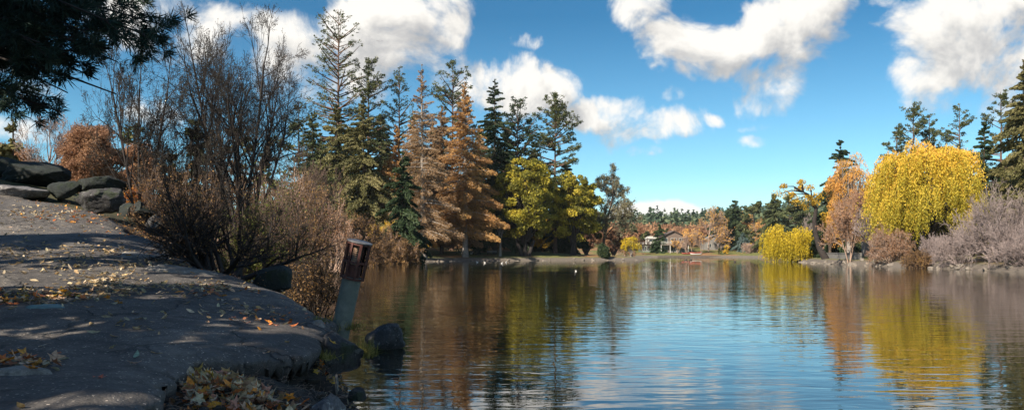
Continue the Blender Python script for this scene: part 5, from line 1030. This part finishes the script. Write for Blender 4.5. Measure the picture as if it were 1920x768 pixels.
for xx in (-2.8, 0, 2.7): win(h, xx, 1.4, 1.9, 1.8); win(h, xx, 4.1, 1.7, 1.4)
m = MB(); m.box((0, -1.0, 2.65), (9, 2, .2)); bl = m.build('balcony', M['wood'], h); m = MB()
for xx in (-4.4, -1.5, 1.5, 4.4): m.box((xx, -1.9, 1.27), (.2, .2, 2.55))
m.build('post', M['white'], h); m = MB(); m.box((0, -1.95, 3.7), (9, .08, .1)); m.box((0, -1.95, 3.2), (9, .05, .05))
for k in range(19): m.box((-4.4 + k * .49, -1.95, 3.22), (.05, .05, .94))
m.build('railing', M['white'], bl)
for (u, D, w_, hh, wm, lab) in [(1340, 272, 7, 3.2, 'greysid', 'grey house mostly hidden behind the biggest tan bare tree'), (1424, 266, 4.6, 4.6, 'white', 'white gabled house glimpsed between the pine and the olive conifer')]:
    x, y, b = place(u, D); h = thing('lakeside_house', lab, 'house', (x, y, b)); m = MB(); m.box((0, 3, hh / 2), (w_, 6, hh)); m.prism([(-w_ / 2, hh), (0, hh + 1.8), (w_ / 2, hh)], 0, 6); m.build('wall', M[wm], h); gable(h, -w_ / 2, w_ / 2, 0, 6, hh, 1.8, .5, M['roof'] if wm == 'white' else M['roofg'])
    win(h, -w_ / 4, 1.5, 1.1, 1.2); win(h, w_ / 4, 1.5, 1.1, 1.2)
x, y, b = place(1718, 96); h = thing('garden_house', 'grey gabled house with a wooden deck behind the giant weeping willow', 'house', (x, y, b - .1)); h.rotation_euler = (0, 0, -.12)
m = MB(); m.box((0, 3.5, 1.9), (8.4, 7, 3.8)); m.prism([(-2.2, 3.8), (.2, 5.3), (2.6, 3.8)], 0, 5); m.build('wall', M['greysid'], h)
gable(h, -2.4, 2.8, -.1, 5, 3.82, 1.55, .4, M['roofg']); m = MB(); m.box((0, 3.4, 3.9), (9.4, 7.6, .18)); m.build('eave', M['white'], h)
for xx in (-3, -1.2, 1.2, 3): win(h, xx, 2.3, 1.2, 1.5)
win(h, .2, 4.25, .8, .6)
m = MB(); m.box((-.4, -1.6, 1.0), (9.6, 3, .2)); dk = m.build('deck', M['wood'], h); m = MB()
for k in range(9): m.box((-5.1 + k * 1.18, -3.05, 1.25), (.12, .12, 1.6))
m.box((-.4, -3.05, 2.05), (9.6, .1, .1)); m.box((-.4, -3.05, 1.6), (9.6, .05, .06)); m.build('railing', M['white'], dk)
m = MB(); m.box((4.9, -1.2, 2.9), (3.6, 3, .14)); m.build('porch_roof', M['white'], h); m = MB(); m.box((6.5, -2.5, 1.45), (.14, .14, 2.8)); m.box((3.4, -2.5, 1.45), (.14, .14, 2.8)); m.build('post', M['white'], h)
# retaining wall and dock
def wallrun(name, label, cat, p0, p1, z0, z1, th, mt, pan):
    a = Vector((*p0, 0)); b_ = Vector((*p1, 0)); d = b_ - a; L = d.length; t = thing(name, label, cat, (a.x, a.y, z0), math.atan2(d.y, d.x)); m = MB(); n = max(1, int(L / pan))
    for k in range(n): m.box(((k + .5) * L / n, 0, (z1 - z0) / 2 + .02 * (k % 2)), (L / n - .05, th, z1 - z0))
    m.build('panel', M[mt], t); m = MB(); m.box((L / 2, 0, z1 - z0 + .08), (L, th * 1.5, .10)); m.build('coping', M[mt], t)
wallrun('retaining_wall', 'grey panelled retaining wall under the golden birch', 'wall', (X(1546, 117), 117), (X(1614, 99), 99), .0, 1.35, .25, 'greysid', 2.4)
wallrun('dock', 'pale low dock at the water beside the mauve-brown shrub', 'dock', (X(1413, 244), 244), (X(1456, 238), 238), .05, .75, 2.2, 'white', 4)
wallrun('shore_edging', 'sunlit pale beach edging along the foot of the far shore', 'edging', (X(1232, 249.5), 249.5), (X(1395, 249), 249), -.2, .35, 1.2, 'wood', 5)
# small things on the far shore
def canoe(u, D, L, mt, label, rz=0):
    x, y, b = place(u, D); V = []; Fc = []; n = 10
    for i in range(n + 1):
        t = i / n * 2 - 1; w_ = .42 * (1 - abs(t) ** 2.4) + .02; zt = .42 + .16 * abs(t) ** 3
        V += [(t * L / 2, -w_, zt), (t * L / 2, -w_ * .7, .12 + .2 * abs(t) ** 4), (t * L / 2, 0, .03 + .2 * abs(t) ** 4), (t * L / 2, w_ * .7, .12 + .2 * abs(t) ** 4), (t * L / 2, w_, zt)]
    for i in range(n):
        for j in range(4): Fc.append((i * 5 + j, i * 5 + j + 1, i * 5 + j + 6, i * 5 + j + 5))
    me = mesh('canoe', V, Fc, smooth=True); o = link('canoe', me, M[mt], None, (x, y, b)); s = o.modifiers.new('s', 'SOLIDIFY'); s.thickness = .03; o.rotation_euler = (0, 0, rz); tag(o, label, 'boat')
canoe(1305, 252, 3.6, 'white', 'small white boat drawn up at the foot of the far shore')
canoe(1291, 254, 4.4, 'red', 'red canoe lying left of the small white boat', .05)
canoe(1303, 256.5, 4.2, 'red', 'red canoe behind the small white boat', -.1)
def bench(u, D, label):
    x, y, b = place(u, D); t = thing('park_bench', label, 'bench', (x, y, b)); m = MB()
    for k in range(3): m.box((0, -.15 + k * .16, .45), (1.8, .13, .04))
    m.build('seat', M['greysid'], t); m = MB()
    for k in range(2): m.box((0, .27, .62 + k * .18), (1.8, .03, .13))
    m.build('backrest', M['greysid'], t)
    for sx in (-.75, .75): m = MB(); m.box((sx, 0, .215), (.06, .42, .43)); m.build('leg', M['black'], t)
bench(922, 149, 'grey park bench on the lawn bank facing the water')
x, y, b = place(891, 158); t = thing('utility_box', 'black square bin standing on the lawn behind the walking person', 'bin', (x, y, b)); m = MB(); m.box((0, 0, .62), (1.15, .8, 1.24)); m.build('body', M['black'], t); m = MB(); m.box((0, 0, 1.28), (1.25, .9, .08)); m.build('lid', M['black'], t)
def fig(name, verts, edges, radii, mt, parent=None, loc=(0, 0, 0), sub=1):
    me = bpy.data.meshes.new(name); me.from_pydata(verts, edges, []); o = link(name, me, mt, parent, loc); md = o.modifiers.new('skin', 'SKIN'); md.use_smooth_shade = True
    for i, rr in enumerate(radii): me.skin_vertices[0].data[i].radius = (rr, rr) if not isinstance(rr, tuple) else rr
    me.skin_vertices[0].data[0].use_root = True; s = o.modifiers.new('sub', 'SUBSURF'); s.levels = sub; s.render_levels = sub; return o
M['skin'] = solid('skin', (.45, .28, .2), (.42, .26, .18), 3, .6); M['jacket'] = solid('jacket_dark', (.025, .04, .05), (.03, .045, .055), 3, .8); M['trousers'] = solid('trousers', (.03, .03, .04), (.04, .04, .05), 3, .8); M['cream'] = solid('hat_cream', (.6, .52, .4), (.5, .44, .35), 3, .8)
x, y, b = place(858, 151)
V = [(0, 0, .95), (-.02, 0, 1.2), (-.05, 0, 1.42), (-.07, 0, 1.52), (-.10, 0, 1.62), (-.10, 0, 1.70), (-.05, -.18, 1.38), (.10, -.22, 1.14), (-.08, -.20, .98), (-.05, .18, 1.38), (-.12, .24, 1.12), (-.30, .2, 1.0), (0, -.09, .9), (-.24, -.10, .5), (-.36, -.1, .09), (-.5, -.1, .05), (0, .09, .9), (.16, .1, .5), (.44, .1, .16), (.40, .1, .05), (-.10, -.2, .93), (-.36, .2, .99)]
E_ = [(0, 1), (1, 2), (2, 3), (3, 4), (4, 5), (2, 6), (6, 7), (7, 8), (2, 9), (9, 10), (10, 11), (0, 12), (12, 13), (13, 14), (14, 15), (0, 16), (16, 17), (17, 18), (18, 19), (8, 20), (11, 21)]
Rr = [.13, .125, .13, .055, .095, .07, .055, .045, .035, .055, .045, .035, .085, .06, .04, .04, .085, .06, .04, .04, .03, .03]
o = fig('person', V, E_, Rr, M['skin'], None, (x, y, b)); tag(o, 'person in dark clothes and a pale cap walking along the far lawn bank', 'person')
fig('jacket', [(0, 0, .92), (-.02, 0, 1.2), (-.05, 0, 1.42), (-.06, 0, 1.49), (-.05, -.18, 1.38), (.10, -.22, 1.14), (-.07, -.20, 1.0), (-.05, .18, 1.38), (-.12, .24, 1.12), (-.28, .2, 1.01)], [(0, 1), (1, 2), (2, 3), (2, 4), (4, 5), (5, 6), (2, 7), (7, 8), (8, 9)], [.155, .15, .155, .08, .075, .062, .052, .075, .062, .052], M['jacket'], o)
fig('trousers', [(0, 0, .95), (0, -.09, .88), (-.24, -.10, .5), (-.35, -.1, .13), (0, .09, .88), (.16, .1, .5), (.42, .1, .2)], [(0, 1), (1, 2), (2, 3), (0, 4), (4, 5), (5, 6)], [.14, .1, .078, .06, .1, .078, .06], M['trousers'], o)
m = MB(); m.lathe([(.115, 1.66), (.12, 1.70), (.10, 1.77), (.03, 1.80)], 16, Matrix.Translation((-.10, 0, 0))); m.box((-.22, 0, 1.675), (.12, .14, .015)); m.build('cap', M['cream'], o)
# waterfowl
M['feather_white'] = solid('feather_white', (.75, .74, .70), (.6, .59, .56), 8, .7); M['feather_dark'] = solid('feather_dark', (.04, .035, .03), (.07, .06, .05), 8, .7); M['beak'] = solid('beak_orange', (.6, .3, .05))
def bird(u, v, D, s, mt, label, rz, group, z=None):
    x = X(u, D); zz = 0 if z is None else z; body = ico(2)[0]; Fq = ico(2)[1]; V = body * np.array([.24, .13, .12]) * s; V[:, 2] += .07 * s + .10 * s * np.clip(-V[:, 0] / (.24 * s) - .4, 0, 1)
    t = tag(link('water_bird', mesh('water_bird', V, Fq, smooth=True), M[mt], None, (x, D, zz)), label, 'bird', group); t.rotation_euler = (0, 0, rz)
    hv = body * np.array([.062, .05, .055]) * s + np.array([.24, 0, .33]) * s; m = MB(); m.tube([(.15 * s, 0, .10 * s), (.22 * s, 0, .22 * s), (.235 * s, 0, .32 * s)], .038 * s, 8); m.add([tuple(p) for p in hv], [tuple(int(i) for i in f) for f in Fq]); m.build('head', M[mt], t, smooth=True)
    m = MB(); m.add([(.29 * s, -.02 * s, .33 * s), (.29 * s, .02 * s, .33 * s), (.37 * s, 0, .315 * s), (.29 * s, 0, .35 * s)], [(0, 1, 2), (0, 2, 3), (1, 3, 2), (0, 3, 1)]); m.build('beak', M['beak'], t)
def wD(v): return CH * F / (v - VH)
for (u, v, mt, lb, rz) in [(895, 491.5, 'feather_white', 'white waterbird swimming below the park bench bank, leftmost', 3), (909, 492.5, 'feather_white', 'brightest white waterbird off the lawn bank, second from the left', 2.6), (941, 493.5, 'feather_white', 'white waterbird right of the brightest one', .4), (949, 491.6, 'feather_white', 'white waterbird nearest the bank, rightmost of the group of four', 1.2), (1080, 508, 'feather_white', 'white waterbird alone far out below the olive-brown willow', 3)]:
    bird(u, v, wD(v), .6 if v < 500 else .3, mt, lb, rz, 'white birds on the lake')
bird(868, 486, 0 + 146.2, 1.1, 'feather_white', 'white waterbird standing on the bank edge below the walking person', 2.9, 'white birds on the lake', gz(X(868, 146.2), 146.2)); bird(884, 476, 150, 1.1, 'feather_white', 'white bird on the lawn right of the walking person', .5, 'white birds on the lake', gz(X(884, 150), 150))
for (u, v, lb, rz) in [(1286, 487, 'dark duck on the water off the red canoes, left one', 3), (1295, 487, 'dark duck on the water off the red canoes, right one', .2), (1378, 490, 'dark duck alone below the near-black spruce', 2)]: bird(u, v, wD(v) * .98, 1.2, 'feather_dark', lb, rz, 'dark ducks')
# two birds high in the sky
def skybird(u, v, D, s, label):
    x, z = X(u, D), Zv(v, D); Vv = [(0, -.3, 0), (.06, 0, .05), (0, .35, 0), (-.06, 0, .05), (.5, .05, .22), (1.0, -.1, .12), (.45, .2, .2), (-.5, .05, .22), (-1.0, -.1, .12), (-.45, .2, .2), (0, 0, -.07)]
    Fv = [(0, 1, 10), (1, 2, 10), (2, 3, 10), (3, 0, 10), (0, 3, 1), (1, 3, 2), (1, 4, 6), (4, 5, 6), (3, 9, 7), (7, 9, 8)]
    tag(link('flying_bird', mesh('flying_bird', np.array(Vv) * s, Fv), M['feather_dark'], None, (x, D, z)), label, 'bird')
skybird(712, 78, 120, .55, 'tiny dark bird flying before the cloud right of the tallest pine'); skybird(1888, 86, 140, .5, 'tiny dark bird flying before the cloud at the upper right')
SC.cycles.max_bounces = 5; SC.cycles.diffuse_bounces = 2; SC.cycles.glossy_bounces = 3; SC.cycles.transmission_bounces = 3
